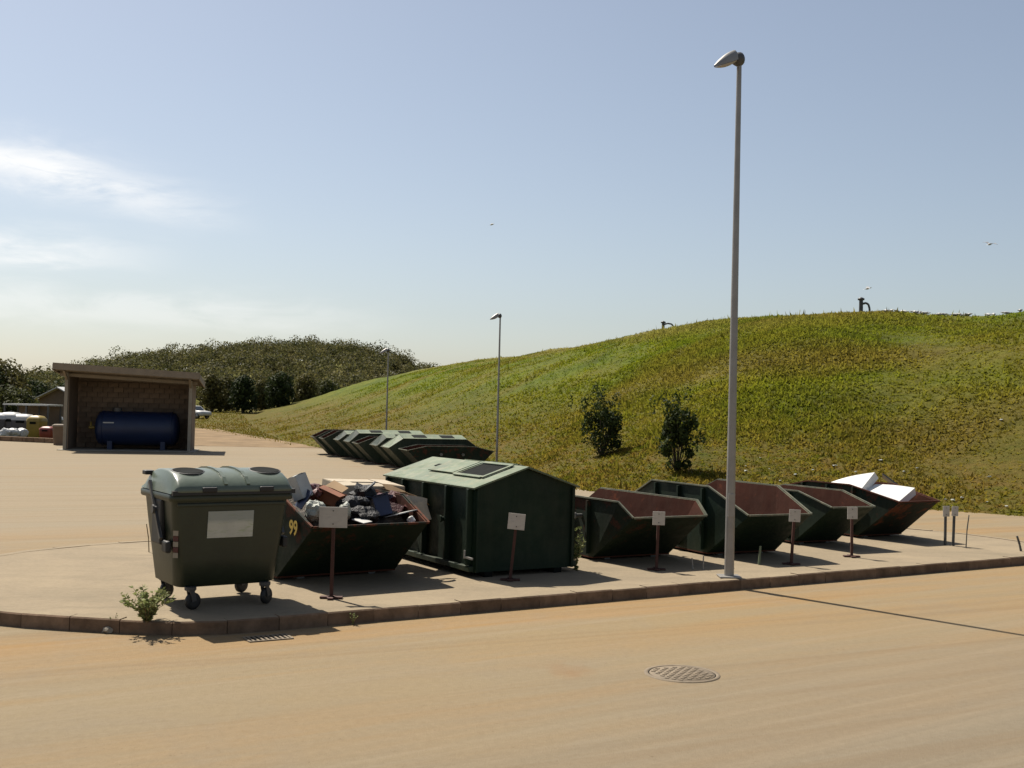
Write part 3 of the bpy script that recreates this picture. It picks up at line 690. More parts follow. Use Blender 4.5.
# ---- the far row, its fronts facing the lane on the left
GF = 'far row of skips and closed containers'
far = [(-1, 'open', 'rusty open skip nearest in the far row, seen over the closed container roof', 'rust'),
       (0, 'closed', 'pale roofed closed container in far row with pale upper front, nearest roofed one', 'green_roof'),
       (1, 'closed', 'pale roofed closed container in the far row, second nearest of the roofed ones', 'green_far'),
       (2, 'open', 'open dark skip squeezed between roofed containers in the middle of the far row', 'green_far'),
       (3, 'closed', 'pale roofed closed container in the far row, second farthest of the roofed ones', 'green_far'),
       (4, 'closed', 'roofed closed container farthest off of the roofed ones in the far row', 'green_far'),
       (5, 'open', 'dark open skip second from the far left end of the far row', 'green_far'),
       (6, 'open', 'dark open skip at the very left end of the far row', 'green_far')]
for k, kind, lab, cov in far:
    f0 = Vector((-4.75, 43.4)) + Vector((-.82, 1.98))*k + Vector((random.uniform(-.12, .12), 0)); fd = Vector((math.cos(R(197+random.uniform(-4, 4))), math.sin(R(197)))).normalized(); wd = Vector((-fd.y, fd.x))
    Lc, Rc = f0 + wd*(-.78), f0 + wd*(.78)
    tl = skip('skip' if kind == 'open' else 'closed_skip', Lc, Rc, .84, lab, 'green_far' if k >= 0 else 'green_rusty', .06, (random.uniform(.3, .55) if kind == 'closed' else .7, random.uniform(1.08, 1.22) if k != -1 else 1.0), random.uniform(3.0, 3.7), .8, kind == 'closed', GF, detail=False, zg=RZ, cover=cov)
    if kind == 'closed': tl['category'] = 'container'
p = gp(357, 446, .75); 
# ================================================================== wheeled bin
def rrect(hx, hy, r, z, n=5, cx=0, cy=0):
    o = []
    for qx, qy, a0 in ((1, 1, 0), (-1, 1, 90), (-1, -1, 180), (1, -1, 270)):
        for k in range(n+1):
            a = R(a0 + 90*k/n); o.append((cx + qx*(hx-r) + r*math.cos(a), cy + qy*(hy-r) + r*math.sin(a), z))
    return o
def loft(mb, rings, mi=0, cap0=True, cap1=True):
    n = len(rings[0]); vs = [p for rg in rings for p in rg]; fs = []
    for k in range(len(rings)-1): fs += [(k*n+i, k*n+(i+1) % n, (k+1)*n+(i+1) % n, (k+1)*n+i) for i in range(n)]
    mb.add(vs, fs, mi, True)
    if cap0: mb.add(rings[0], [list(range(n))[::-1]], mi)
    if cap1: mb.add(rings[-1], [list(range(n))], mi)
    return mb
def wheeled_bin():
    """local x = along its front (right), y = towards its back"""
    ang = R(34)
    root = empty('wheeled_bin', (-3.08, 12.54, 0), ang); root.scale = (1.06, 1.06, 1.085); tag(root, 'dark green four-wheeled bin with domed lid and pale label on its front', 'wheeled bin')
    cy = .42; mb = MB()
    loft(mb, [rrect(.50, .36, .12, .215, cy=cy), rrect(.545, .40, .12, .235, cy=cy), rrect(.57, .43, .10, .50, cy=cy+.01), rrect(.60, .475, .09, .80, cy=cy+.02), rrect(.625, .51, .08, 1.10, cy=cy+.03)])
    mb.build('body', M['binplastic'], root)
    loft(MB(), [rrect(.655, .54, .07, 1.085, cy=cy+.03), rrect(.665, .55, .07, 1.10, cy=cy+.03), rrect(.665, .55, .07, 1.15, cy=cy+.03), rrect(.65, .54, .07, 1.16, cy=cy+.03)]).build('rim', M['binplastic'], root)
    # the domed lid: a barrel vault with slanted flat ends
    pr = [(-.135, 1.165), (-.155, 1.195), (-.12, 1.245), (-.04, 1.31), (.09, 1.36), (.26, 1.385), (.45, 1.39), (.62, 1.38), (.76, 1.35), (.88, 1.29), (.98, 1.21), (1.01, 1.165)]
    xs_ = [(-.66, 0), (-.645, .35), (-.60, .93), (-.575, 1)] + [(x, 1) for x in np.linspace(-.5, .5, 7)] + [(.575, 1), (.60, .93), (.645, .35), (.66, 0)]
    vs = []; fs = []; n = len(pr)
    for x, k in xs_:
        for (y, z) in pr: vs.append((x, .43 + (y-.43)*(.93+.07*k) if k < 1 else y, 1.165 + (z-1.165)*k))
    for i in range(len(xs_)-1): fs += [(i*n+j, (i+1)*n+j, (i+1)*n+j+1, i*n+j+1) for j in range(n-1)]
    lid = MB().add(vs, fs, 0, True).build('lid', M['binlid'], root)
    for x in (-.10, .14):                     # raised ribs over the lid
        q = MB()
        for (y0, z0), (y1, z1) in zip(pr[2:-3], pr[3:-2]): q.bar((x, y0, z0+.006), (x, y1, z1+.006), .035, .022)
        q.build('rib', M['binlid'], lid)
    for x in (-.40, .44):                     # round rubber flaps of the bottle holes
        nrm = Vector((0, -.14, 1)).normalized()
        MB().lathe(Vector((x, .20, 1.372)), nrm, [(0, .155), (.008, .155), (.011, .145), (.009, .13), (.009, .0)], 24).build('round_flap', M['dark'], lid)
        MB().lathe(Vector((x, .20, 1.371)), nrm, [(.0, .172), (.006, .172), (.008, .157)], 24).build('flap_ring', M['black'], lid)
    MB().bar((-.655, -.12, 1.175), (.655, -.12, 1.175), .05, .045).build('lid_edge', M['black'], lid)
    for x in (-.28, .33):
        MB().box((x, -.155, 1.205), (.15, .035, .05)).build('lid_handle', M['black'], lid, .01)
    MB().box((-.63, .80, 1.33), (.10, .12, .045)).build('hinge_grip', M['black'], lid, .01)
    for s in (-1, 1):
        # recessed lifting gear on the ends
        MB().tube((s*.62, .40, .98), (s*.69, .40, .98), .03, n=12).tube((s*.68, .40, .98), (s*.70, .40, .98), .045, n=12).build('trunnion', M['galvdark'], root)
        MB().box((s*.625, .40, .86), (.06, .30, .46)).build('end_recess', M['black'], root, .02)
        MB().bar((s*.665, .62, 1.25), (s*.665, .18, .70), .04, .03, up=(1, 0, 0)).build('lid_arm', M['galvdark'], root)
        MB().box((s*.63, .10, .63), (.06, .16, .12)).build('foot_bracket', M['black'], root, .02)
    # pale reflective strips on the rounded front corners
    for s in (-1,):
        q = MB()
        for k in range(5):
            z0 = .55+.055*k; q.box((s*(.565+.02*(z0-.5)), .003-.028*(z0-.5)*4*.3, z0), (.055, .006, .05), k % 2, rz=s*R(45))
        q.build('corner_reflector', [M['cement'], M['bagred']], root)
    yl = lambda z: (-.01 if z < .5 else -.01 - (z-.5)*.0917*1.0)
    def fy(z): return float(np.interp(z, [.235, .5, .8, 1.1], [.02, .0, -.035, -.06])) - .006
    MB().add([(-.255, fy(.71), .71), (.235, fy(.71), .71), (.235, fy(.98), .98), (-.255, fy(.98), .98)], [(0, 1, 2, 3)]).build('label', M['binlabel'], root)
    MB().box((0, fy(1.06), 1.05), (1.16, .03, .035)).build('front_ridge', M['binplastic'], root, .01)
    for x, y in ((-.40, .0), (.40, .0), (-.42, .80), (.42, .80)):
        a = R(random.uniform(-40, 40)); dx, dy = math.cos(a), math.sin(a)
        c = empty('caster', (x, y, 0), a); c.parent = root
        MB().tube((0, 0, .20), (0, 0, .23), .06, n=12).tube((0, 0, .18), (0, 0, .22), .03, n=10).build('swivel', M['galvdark'], c)
        f = MB()
        for s in (-1, 1): f.bar((.0, s*.035, .20), (.03, s*.035, .085), .05, .008, up=(0, 1, 0))
        f.box((0, 0, .195), (.07, .085, .012)).build('fork', M['galvdark'], c)
        MB().lathe((.03, -.026, .085), (0, 1, 0), [(0, .05), (.002, .078), (.012, .085), (.04, .085), (.05, .078), (.052, .05)], 20).build('tyre', M['black'], c)
        MB().tube((.03, -.028, .085), (.03, .028, .085), .052, n=16).build('hub', M['black'], c)
    return root
wheeled_bin()

# ---- the number on the first skip
def text_mesh(body, size, mat, parent, loc, rot, name='painted_number'):
    cu = bpy.data.curves.new(name, 'FONT'); cu.body = body; cu.size = size; cu.align_x = 'CENTER'; cu.align_y = 'CENTER'; cu.extrude = .001; cu.offset = .006
    t = bpy.data.objects.new('tmp', cu); col.objects.link(t); dg = bpy.context.evaluated_depsgraph_get()
    me = bpy.data.meshes.new_from_object(t.evaluated_get(dg)); bpy.data.objects.remove(t)
    o = link(name, me, parent, [mat]); o.location = loc; o.rotation_euler = rot
    return o
def local(root, p): return Matrix.Translation(root.location) @ Matrix.Rotation(root.rotation_euler.z, 4, 'Z'), p
def to_local(root, p):
    Mw = Matrix.Translation(root.location) @ Matrix.Rotation(root.rotation_euler.z, 4, 'Z'); return Mw.inverted() @ Vector(p)
def hit_plane(root, px, py, yl):
    """local x,z where the pixel's ray meets the local plane y = yl"""
    o = to_local(root, (0, 0, CAMH)); e = to_local(root, Vector((0, 0, CAMH)) + ray(px, py)); d = e - o; t = (yl-o.y)/d.y
    return o + d*t
w1 = [c for c in s1.children if c.name.startswith('side_panel')][0].data.vertices
ymin = min(v.co.y for v in w1)
p99 = hit_plane(s1, 293.5, 528.5, ymin)
text_mesh('99', .25, M['yellowpaint'], s1, (p99.x, ymin-.004, p99.z), (R(90), 0, 0))

# ================================================================== rubbish in the first skip
def crumple(name, p, size, mat, label, cat, group, seed, n=3, amp=.3, rot=0):
    import bmesh
    bm = bmesh.new(); bmesh.ops.create_icosphere(bm, subdivisions=n, radius=.5); r = random.Random(seed)
    k = [Vector((r.uniform(-1, 1), r.uniform(-1, 1), r.uniform(-1, 1)))*r.uniform(3, 9) for _ in range(7)]
    for v in bm.verts:
        d = sum(math.sin(v.co.dot(q)*2 + i) for i, q in enumerate(k))/7; v.co *= 1 + amp*d*1.6 + r.uniform(-.04, .04)
        v.co = Vector((v.co.x*size[0], v.co.y*size[1], v.co.z*size[2]))
    me = bpy.data.meshes.new(name); bm.to_mesh(me); bm.free()
    o = link(name, me, None, [mat]); o.location = p; o.rotation_euler = (0, 0, rot); return tag(o, label, cat, group)
def carton(p, size, rot, mat, label, seed=0, open_=True, name='cardboard_box', cat='box', group='rubbish in the skip numbered 99'):
    root = empty(name, p); root.rotation_euler = rot; x, y, z = [a/2 for a in size]; t = .008; q = MB()
    q.box((0, 0, -z), (2*x, 2*y, t)).box((-x, 0, 0), (t, 2*y, 2*z-.001)).box((x, 0, 0), (t, 2*y, 2*z-.001)).box((0, -y, 0), (2*x+t, t, 2*z)).box((0, y, 0), (2*x+t, t, 2*z))
    q.build('box_body', mat, root); r = random.Random(seed)
    for (a, ax_, ln) in (((x, 0, z), 'x', y), ((-x, 0, z), 'x', y), ((0, y, z), 'y', x), ((0, -y, z), 'y', x)):
        an = r.uniform(-25, 55) if open_ else -86; fl = min(x, y)*.9; s = 1 if (a[0]+a[1]) > 0 else -1
        f = MB(); c, sn = math.cos(R(an))*fl, math.sin(R(an))*fl*(-1)
        if not open_: c, sn = -fl, .004
        if ax_ == 'x': f.plate([(a[0], -ln, z), (a[0], ln, z), (a[0]+s*c, ln*.97, z+sn), (a[0]+s*c, -ln*.97, z+sn)], .005)
        else: f.plate([(-ln, a[1], z), (ln, a[1], z), (ln*.97, a[1]+s*c, z+sn+.006), (-ln*.97, a[1]+s*c, z+sn+.006)], .005)
        f.build('flap', mat, root)
    return tag(root, label, cat, group)
def board(p, size, rot, mat, label, name='board', cat='board', group='rubbish in the skip numbered 99', bend=0.0):
    nx, ny = 8, 6; vs = []; fs = []; x, y, t = size[0]/2, size[1]/2, size[2]
    for k in (0, 1):
        for j in range(ny+1):
            for i in range(nx+1):
                u, v = -1+2*i/nx, -1+2*j/ny; vs.append((u*x, v*y, bend*(1-u*u) + (t if k else 0)))
    n1 = (nx+1)*(ny+1)
    for j in range(ny):
        for i in range(nx):
            a = j*(nx+1)+i; fs += [(a+n1, a+1+n1, a+nx+2+n1, a+nx+1+n1), (a, a+nx+1, a+nx+2, a+1)]
    for i in range(nx): fs += [(i, i+1, i+1+n1, i+n1), (ny*(nx+1)+i+1, ny*(nx+1)+i, ny*(nx+1)+i+n1, ny*(nx+1)+i+1+n1)]
    for j in range(ny): a = j*(nx+1); b = a+nx; fs += [(a+nx+1, a, a+n1, a+nx+1+n1), (b, b+nx+1, b+nx+1+n1, b+n1)]
    mb = MB().add(vs, fs, 0, False); o = mb.build(name, mat); o.location = p; o.rotation_euler = rot
    return tag(o, label, cat, group)
GR = 'rubbish in the skip numbered 99'
def inskip(root, px, py, xl):              # pixel onto the skip's local plane x = xl
    o = to_local(root, (0, 0, CAMH)); e = to_local(root, Vector((0, 0, CAMH)) + ray(px, py)); d = e - o; t = (xl-o.x)/d.x; q = o + d*t
    return (Matrix.Translation(root.location) @ Matrix.Rotation(root.rotation_euler.z, 4, 'Z')) @ q
# the mass of waste below
hx, hy = np.meshgrid(np.linspace(-2.0, .68, 40), np.linspace(-.72, .72, 24)); r = np.random.default_rng(2)
edge = np.clip(np.minimum((.72-np.abs(hy))/.15, np.minimum((hx+2.0)/.4, (.68-hx)/.25)), 0, 1)
hz = .70 + .20*edge*(vnoise(hx*3, hy*3, 4)) + .16*edge*(vnoise(hx*8, hy*8, 6)-.3)
V = np.stack([hx, hy, hz], -1).reshape(-1, 3); ii = (np.arange(23)[:, None]*40 + np.arange(39)[None]).ravel()
hp = bulk('rubbish_heap', V, np.stack([ii, ii+1, ii+41, ii+40], 1), simple('mixed_waste', (.10, .075, .05), .8, .8, 9, .04))
hp.location = s1.location; hp.rotation_euler = s1.rotation_euler; tag(hp, 'mixed waste filling the skip numbered 99 to its rim', 'rubbish', kind='stuff')
yaw = s1.rotation_euler.z
I = lambda px, py, xl: inskip(s1, px, py, xl)
carton(I(300, 487, .1), (.16, .20, .30), (R(12), R(-20), yaw+R(20)), M['paper'], 'white carton standing at the left edge of the rubbish heap', 1, False)
board(I(304, 499, .2), (.20, .26, .012), (R(60), R(10), yaw), M['blue'], 'blue and white printed sheet below the standing white carton', 'printed_sheet', 'sheet')
crumple('plastic_bag', I(313, 493, 0), (.30, .34, .22), M['bagred'], 'dark red plastic sack beside the white carton', 'sack', GR, 4)
carton(I(322, 498, -.2), (.36, .32, .18), (R(8), R(14), yaw+R(8)), M['card'], 'dark brown box tipped over next to the red sack', 2)
carton(I(336, 499, .1), (.34, .30, .20), (R(-12), R(20), yaw+R(35)), M['orange'], 'orange-brown open box in the middle of the rubbish heap', 3)
carton(I(363, 491, -1.0), (.62, 1.0, .24), (R(-2), R(5), yaw+R(0)), M['cardpale'], 'large pale cardboard carton lying across the back of the heap', 5, False)
crumple('plastic_bag', I(315, 511, .55), (.26, .26, .26), M['bagpale'], 'pale greenish plastic bag on the left end of the front lip', 'sack', GR, 8)
crumple('bin_bag', I(352, 504, .35), (.40, .42, .28), M['bag'], 'black bin bag in the middle of the heap, left of the blue crate', 'bin bag', GR, 11)
crumple('bin_bag', I(365, 497, .0), (.36, .36, .30), M['bag'], 'black bin bag leaning against the back carton', 'bin bag', GR, 12)
crumple('bin_bag', I(362, 515, .6), (.46, .34, .22), M['bag'], 'flat black bin bag lying at the front lip', 'bin bag', GR, 13)
carton(I(381, 507, .35), (.22, .20, .26), (R(14), R(-18), yaw-R(18)), M['blue'], 'dark blue crate-like box at the heap front', 7, True)
board(I(366, 491, .1), (.34, .10, .02), (R(20), R(-40), yaw+R(40)), M['steelgrey'], 'grey slat sticking up from the heap', 'slat', 'slat')
board(I(400, 514, .5), (.30, .36, .012), (R(8), R(-12), yaw+R(10)), M['paper'], 'white paper sheet lying near the right front corner', 'paper_sheet', 'paper')
carton(I(394, 507, .1), (.30, .28, .20), (R(10), R(15), yaw+R(50)), M['bagred'], 'dark red box right of the blue crate', 9)
board(I(412, 509, .1), (.40, .34, .012), (R(62), R(5), yaw+R(65)), M['cardpale'], 'pale crumpled cardboard sheet standing in the right corner', 'cardboard_sheet', 'cardboard', bend=.05)
board(I(421, 512, .35), (.28, .26, .012), (R(70), R(-6), yaw+R(105)), M['cardpale'], 'pale cardboard flap folded over the right rim', 'cardboard_sheet', 'cardboard', bend=.04)
crumple('paper_ball', I(411, 520, .72), (.11, .11, .11), M['paper'], 'crumpled white paper at the right front lip', 'paper', GR, 21, 2)
carton(I(404, 503, -.4), (.40, .36, .24), (R(-6), R(10), yaw+R(12)), M['card'], 'brown box behind the standing pale sheet', 15)
board(I(362, 521, .80), (.20, .16, .01), (R(4), R(10), yaw+R(20)), M['paper'], 'small white sheet on the middle of the front lip', 'paper_sheet', 'paper')
crumple('plastic_bag', I(345, 512, .62), (.16, .18, .22), M['bagpale'], 'pale bag right behind the sign plate', 'sack', GR, 31)

# ---- white foam in the last skip
IS6 = lambda px, py, xl: inskip(s6, px, py, xl); y6 = s6.rotation_euler.z
GW = 'white foam slabs in the last skip'
def slab(P1, P2, P3, th, label, seed):
    """P2 the shared top corner, P1 and P3 its neighbours; thickness below"""
    o0 = Vector(P2); e1, e2 = Vector(P1)-o0, Vector(P3)-o0; nrm = e1.cross(e2).normalized(); nrm = nrm if nrm.z > 0 else -nrm
    nx, ny = 12, 10; vs = []; fs = []; f2 = []
    for k in (-1, 1):
        for j in range(ny+1):
            for i in range(nx+1):
                u, v = i/nx, j/ny; e = max(abs(2*u-1), abs(2*v-1))**12
                vs.append(e1*u + e2*v + nrm*((-th if k < 0 else 0) + .05*math.sin(math.pi*u)*seed))
    n1 = (nx+1)*(ny+1)
    for j in range(ny):
        for i in range(nx): a = j*(nx+1)+i; fs += [(a+n1, a+1+n1, a+nx+2+n1, a+nx+1+n1), (a, a+nx+1, a+nx+2, a+1)]
    for i in range(nx): f2 += [(i, i+1, i+1+n1, i+n1), (ny*(nx+1)+i+1, ny*(nx+1)+i, ny*(nx+1)+i+n1, ny*(nx+1)+i+1+n1)]
    for j in range(ny): a = j*(nx+1); b = a+nx; f2 += [(a+nx+1, a, a+n1, a+nx+1+n1), (b, b+nx+1, b+nx+1+n1, b+n1)]
    mb = MB().add(vs, fs, 0, False).add(vs, f2, 0, False)
    o = mb.build('foam_slab', M['white']); o.location = o0
    return tag(o, label, 'foam slab', GW)
L6 = lambda *p: (Matrix.Translation(s6.location) @ Matrix.Rotation(s6.rotation_euler.z, 4, 'Z')) @ Vector(p)
slab(L6(-1.38, -.15, .88), L6(-.25, .10, 1.215), L6(-.25, -.25, .90), .15, 'white foam slab leaning up at the back of the last skip, higher one', 1.0)
slab(L6(-.24, .10, .985), L6(.50, .36, .965), L6(.53, -.12, .71), .15, 'white foam slab at the front of the last skip, lower one', .4)
board(IS6(893, 484, -1.6), (.55, .40, .03), (R(-18), R(35), y6+R(30)), M['steelgrey'], 'grey sheet sticking up behind the white foam slabs', 'grey_sheet', 'sheet', GW)

# ================================================================== signs
def sign(bx, by, plate, label, lean=0, group='small white signs on posts in front of the containers', mat='postred', foot=True):
    p = gp(bx, by); d = p.y; x0, y0, x1, y1 = plate
    root = empty('container_sign', p, R(0)); tag(root, label, 'sign', group)
    c = at((x0+x1)/2, (y0+y1)/2, d) - p; wv = (x1-x0)/FPX*d; hv = (y1-y0)/FPX*d; c.y = 0
    ax = (Vector((c.x, 0, c.z)) ).normalized()
    MB().bar((0, .02, 0), Vector((c.x, .02, c.z)), .038, .038, up=(0, 1, 0)).build('post', M[mat], root)
    pm = MB().box((0, 0, 0), (wv, .012, hv)); o = pm.build('plate', M['sign'], root, .002); o.location = (c.x, -.012, c.z); o.rotation_euler = (0, math.atan2(c.x, c.z)*.9, R(random.uniform(-4, 10)))
    if foot:
        f = MB().box((0, .02, .012), (.26, .09, .02)).box((0, .02, .014), (.07, .26, .016)); f.build('foot_plate', M[mat], root)
    for s in (-1, 1):
        MB().tube((c.x, -.022, c.z+s*hv*.32), (c.x, -.017, c.z+s*hv*.32), .008, n=8).build('bolt', M['galvdark'], root)
    return root
sign(331, 598.5, (319.5, 507, 347.5, 527.5), 'pale wide sign plate in front of the rubbish-filled skip')
sign(510, 580.5, (508, 513.5, 525, 529.5), 'square white sign leaning in front of the closed gabled container')
sign(656.5, 570, (652.5, 511.5, 665, 525), 'white sign in front of the rusty skip beside the closed container')
sign(791.5, 564.5, (789, 509.5, 800.3, 521.8), 'white sign just right of the tall lamp post')
sign(852, 557, (847, 507, 857.6, 519), 'white sign in front of the narrow skip')
sign(945.5, 545, (942.5, 506, 949.5, 516.5), 'grey sign at right end of the row, left of the pair', mat='galvdark', foot=False)
sign(953.5, 545.6, (951.5, 506.3, 958, 516), 'grey sign at right end of the row, right of the pair', mat='galvdark', foot=False)
# bent rods at the right end and short stakes
def rod(a, b, r0, name, label, cat, mat, mid=None, group=None):
    mb = MB(); pts = [Vector(a)] + ([Vector(mid)] if mid is not None else []) + [Vector(b)]
    for u, v in zip(pts, pts[1:]): mb.tube(u, v, r0, r0*.85, 6)
    return tag(mb.build(name, mat), label, cat, group)
p = gp(966, 548); rod(p, at(969, 515, p.y), .011, 'thin_stake', 'thin grey stake right of the pair of signs', 'stake', M['steelgrey'], at(967, 530, p.y))
p = gp(1021, 551); rod(p, at(1017, 536, p.y), .02, 'bent_rod', 'short bent dark rod by the right picture edge', 'rod', M['galvdark'], at(1019.5, 544, p.y))
p = gp(693, 569); rod(p, at(692, 558, p.y), .012, 'short_stake', 'short pale stake on the paving, left of two between the skips', 'stake', M['galv'])
p = gp(703, 569.5); rod(p, at(703.5, 556, p.y), .012, 'short_stake', 'short pale stake on the paving, right of two between the skips', 'stake', M['galv'])
p = gp(759, 564.5); rod(p, at(760.5, 546, p.y), .02, 'short_stake', 'short greenish stake standing before the skip behind the lamp post', 'stake', M['green_roof'])

# ================================================================== lamps
def lamp(p, H, r0, r1, hl, label, zrot):
    root = empty('street_lamp', p); tag(root, label, 'street lamp', 'street lamps')
    MB().tube((0, 0, 0), (0, 0, H), r0, r1, 20).build('pole', M['galv'], root)
    MB().box((0, 0, .012), (.30, .30, .02)).build('base_plate', M['galv'], root, .005)
    MB().box((0, -r0*.93, 1.0), (.09, .02, .32)).build('service_door', M['galv'], root, .004)
    h = empty('lamp_head', (0, 0, H), zrot); h.rotation_euler = (0, R(-15), zrot); h.parent = root
    k = hl
    MB().lathe((.05*k, 0, .02*k), Vector((-1, 0, -.02)), [(-.05*k, .0), (-.04*k, .10*k), (.02*k, .165*k), (.12*k, .17*k), (.20*k, .13*k), (.23*k, .0)], 16).tube((0, 0, -.12*k), (0, 0, .03*k), .06*k, .06*k, 12).build('lamp_mount', M['galvdark'], h)
    # shallow canopy, an oval dish drawn out to the front
    vs = []; fs = []; n = 12
    ring = []
    for t in np.linspace(0, 1, 11):
        x = -.12*k - t*.72*k; w = .15*k*math.sin(math.pi*(.28+.70*t))**.7; hgt = .25*k*math.cos(t*math.pi/2*.93)**.8; zc = .0 - .10*k*t
        ring.append([(x, w*math.cos(a), zc + hgt*max(0, math.sin(a))) for a in np.linspace(0, math.pi, n)])
    vs = [q for rg in ring for q in rg]
    for i in range(10): fs += [(i*n+j, i*n+j+1, (i+1)*n+j+1, (i+1)*n+j) for j in range(n-1)]
    MB().add(vs, fs, 0, True).build('canopy', M['galv'], h)
    rb = []; nb = 8
    for t in np.linspace(.12, 1, 9):
        x = -.12*k - t*.72*k; w = .142*k*math.sin(math.pi*(.28+.70*t))**.7; dp = .075*k*math.sin(math.pi*min(1, t*.9+.08)); zc = -.004 - .10*k*t
        rb.append([(x, w*math.cos(a), zc - dp*max(0, math.sin(a))) for a in np.linspace(0, math.pi, nb)])
    vs = [q for rg in rb for q in rg]; fs = []
    for i in range(8): fs += [(i*nb+j, (i+1)*nb+j, (i+1)*nb+j+1, i*nb+j+1) for j in range(nb-1)]
    MB().add(vs, fs, 0, True).build('lamp_bowl', M['lampglass'], h)
    return root
p = gp(729, 577); Ht = at(742, 60, p.y).z
lamp((p.x, p.y, 0), Ht, .068, .034, .58, 'tall grey lamp post on the kerb in front of the skips', R(32))
for px, py, Y, lab in ((503.2, 316, 46.5, 'lamp post in the middle distance behind the far containers'), (390.5, 350.5, 56, 'farthest lamp post, thin and small before the mound')):
    q = at(px, py, Y); lamp((q.x-.02*q.z, Y, RZ), q.z-RZ, .05, .032, .56, lab, R(20))

# ================================================================== drain, manhole
def manhole():
    p = gp(682, 674, RZ); root = empty('manhole_cover', (p.x, p.y, RZ), R(20)); tag(root, 'round dusty iron manhole cover set in the road', 'manhole cover')
    MB().lathe((0, 0, .0), (0, 0, 1), [(0, .35), (.009, .345), (.009, .315), (.003, .31)], 36).build('frame_ring', M['iron'], root)
    MB().lathe((0, 0, .002), (0, 0, 1), [(0, .30), (.004, .298), (.004, 0)], 36).build('cover', M['iron'], root)
    q = MB()
    for i in range(-6, 7):
        for j in range(-6, 7):
            if i*i+j*j < 36 and (i+j) % 2 == 0: q.box((i*.045, j*.045, .0085), (.034, .034, .006), 0, rz=R(45))
    tag(q.build('studs', M['iron'], root), kind='stuff')
    MB().lathe((0, 0, .0015), (0, 0, 1), [(0, .314), (.0006, .299)], 36).build('gap_ring', M['dark'], root)
manhole()
def drain():
    p = gp(268, 638.5, RZ); root = empty('drain_grate', (p.x, p.y, RZ), R(30)); root.scale = (.85, .7, 1); tag(root, 'iron drain grate in the road gutter below the wheeled bin', 'drain')
    MB().box((0, 0, .001), (.52, .34, .004)).build('pit', M['dark'], root)
    f = MB()
    for y in (-.17, .17): f.box((0, y, .006), (.54, .03, .012))
    for x in (-.26, .26): f.box((x, 0, .006), (.03, .309, .012))
    f.build('frame', M['iron'], root)
    for k in range(8): MB().box((-.21+.06*k, 0, .007), (.026, .308, .010)).build('bar', M['iron'], root)
drain()

# ================================================================== weeds
def weed(p, h, n, spread, label, seed, lw=.016, group='weeds growing from the kerb and paving', per=26):
    r = np.random.default_rng(seed); root = empty('weed', p); mb = MB(); vs = []
    for k in range(n):
        a = r.random()*6.3; tip = np.array([math.cos(a)*spread*r.random()**.6, math.sin(a)*spread*r.random()**.6, h*(.45+.55*r.random())]); mid = tip*np.array([.35, .35, .55])
        mb.tube((0, 0, -.02), mid, .004, .003, 5, caps=False); mb.tube(mid, tip, .003, .0015, 5, caps=False)
        for t in r.random(per):
            c = (mid*(t*2) if t < .5 else mid + (tip-mid)*(t*2-1)); d = r.normal(size=3); d[2] = abs(d[2])*.6; d /= np.linalg.norm(d); sidev = np.cross(d, r.normal(size=3)); sidev /= np.linalg.norm(sidev)
            L = lw*(1+1.6*r.random()); vs += [c, c + d*L*.5 + sidev*L*.32, c + d*L*1.2, c + d*L*.5 - sidev*L*.32]
    mb.build('stems', M['stalk'], root); vs = np.array(vs); bulk('leaves', vs, np.arange(len(vs)).reshape(-1, 4), M['leaf_weed'], root)
    return tag(root, label, 'weed', group)
p = gp(147, 621); weed((p.x, p.y, 0), .36, 34, .30, 'bushy green weed on the kerb left of the wheeled bin', 3, .022, per=34)
p = gp(113, 632, RZ); weed((p.x, p.y, RZ), .30, 8, .08, 'thin weed growing at the foot of the kerb, left of the bushy one', 4, .012, per=10)
p = gp(575, 570); weed((p.x, p.y, 0), .65, 9, .16, 'tall leafy weed at the right corner of the closed container', 6, .028, per=24)
p = gp(353, 625, RZ); weed((p.x, p.y, RZ), .15, 6, .07, 'tiny weed in the gutter below the wide sign', 8, .012, per=10)
p = gp(448, 614, RZ); weed((p.x, p.y, RZ), .08, 5, .06, 'tiny weed in the gutter below the closed container', 9, .010, per=8)
p = gp(149, 552); rod(p, at(146.5, 524, p.y), .008, 'dry_stalk', 'thin dry stalk standing left of the wheeled bin', 'stalk', M['stalk'], at(148.5, 538, p.y))
p = gp(108, 633, RZ); crumple('stone', (p.x, p.y, RZ+.03), (.12, .10, .08), M['cement'], 'pale stone in the gutter beside the thin weed', 'stone', None, 5, 2)

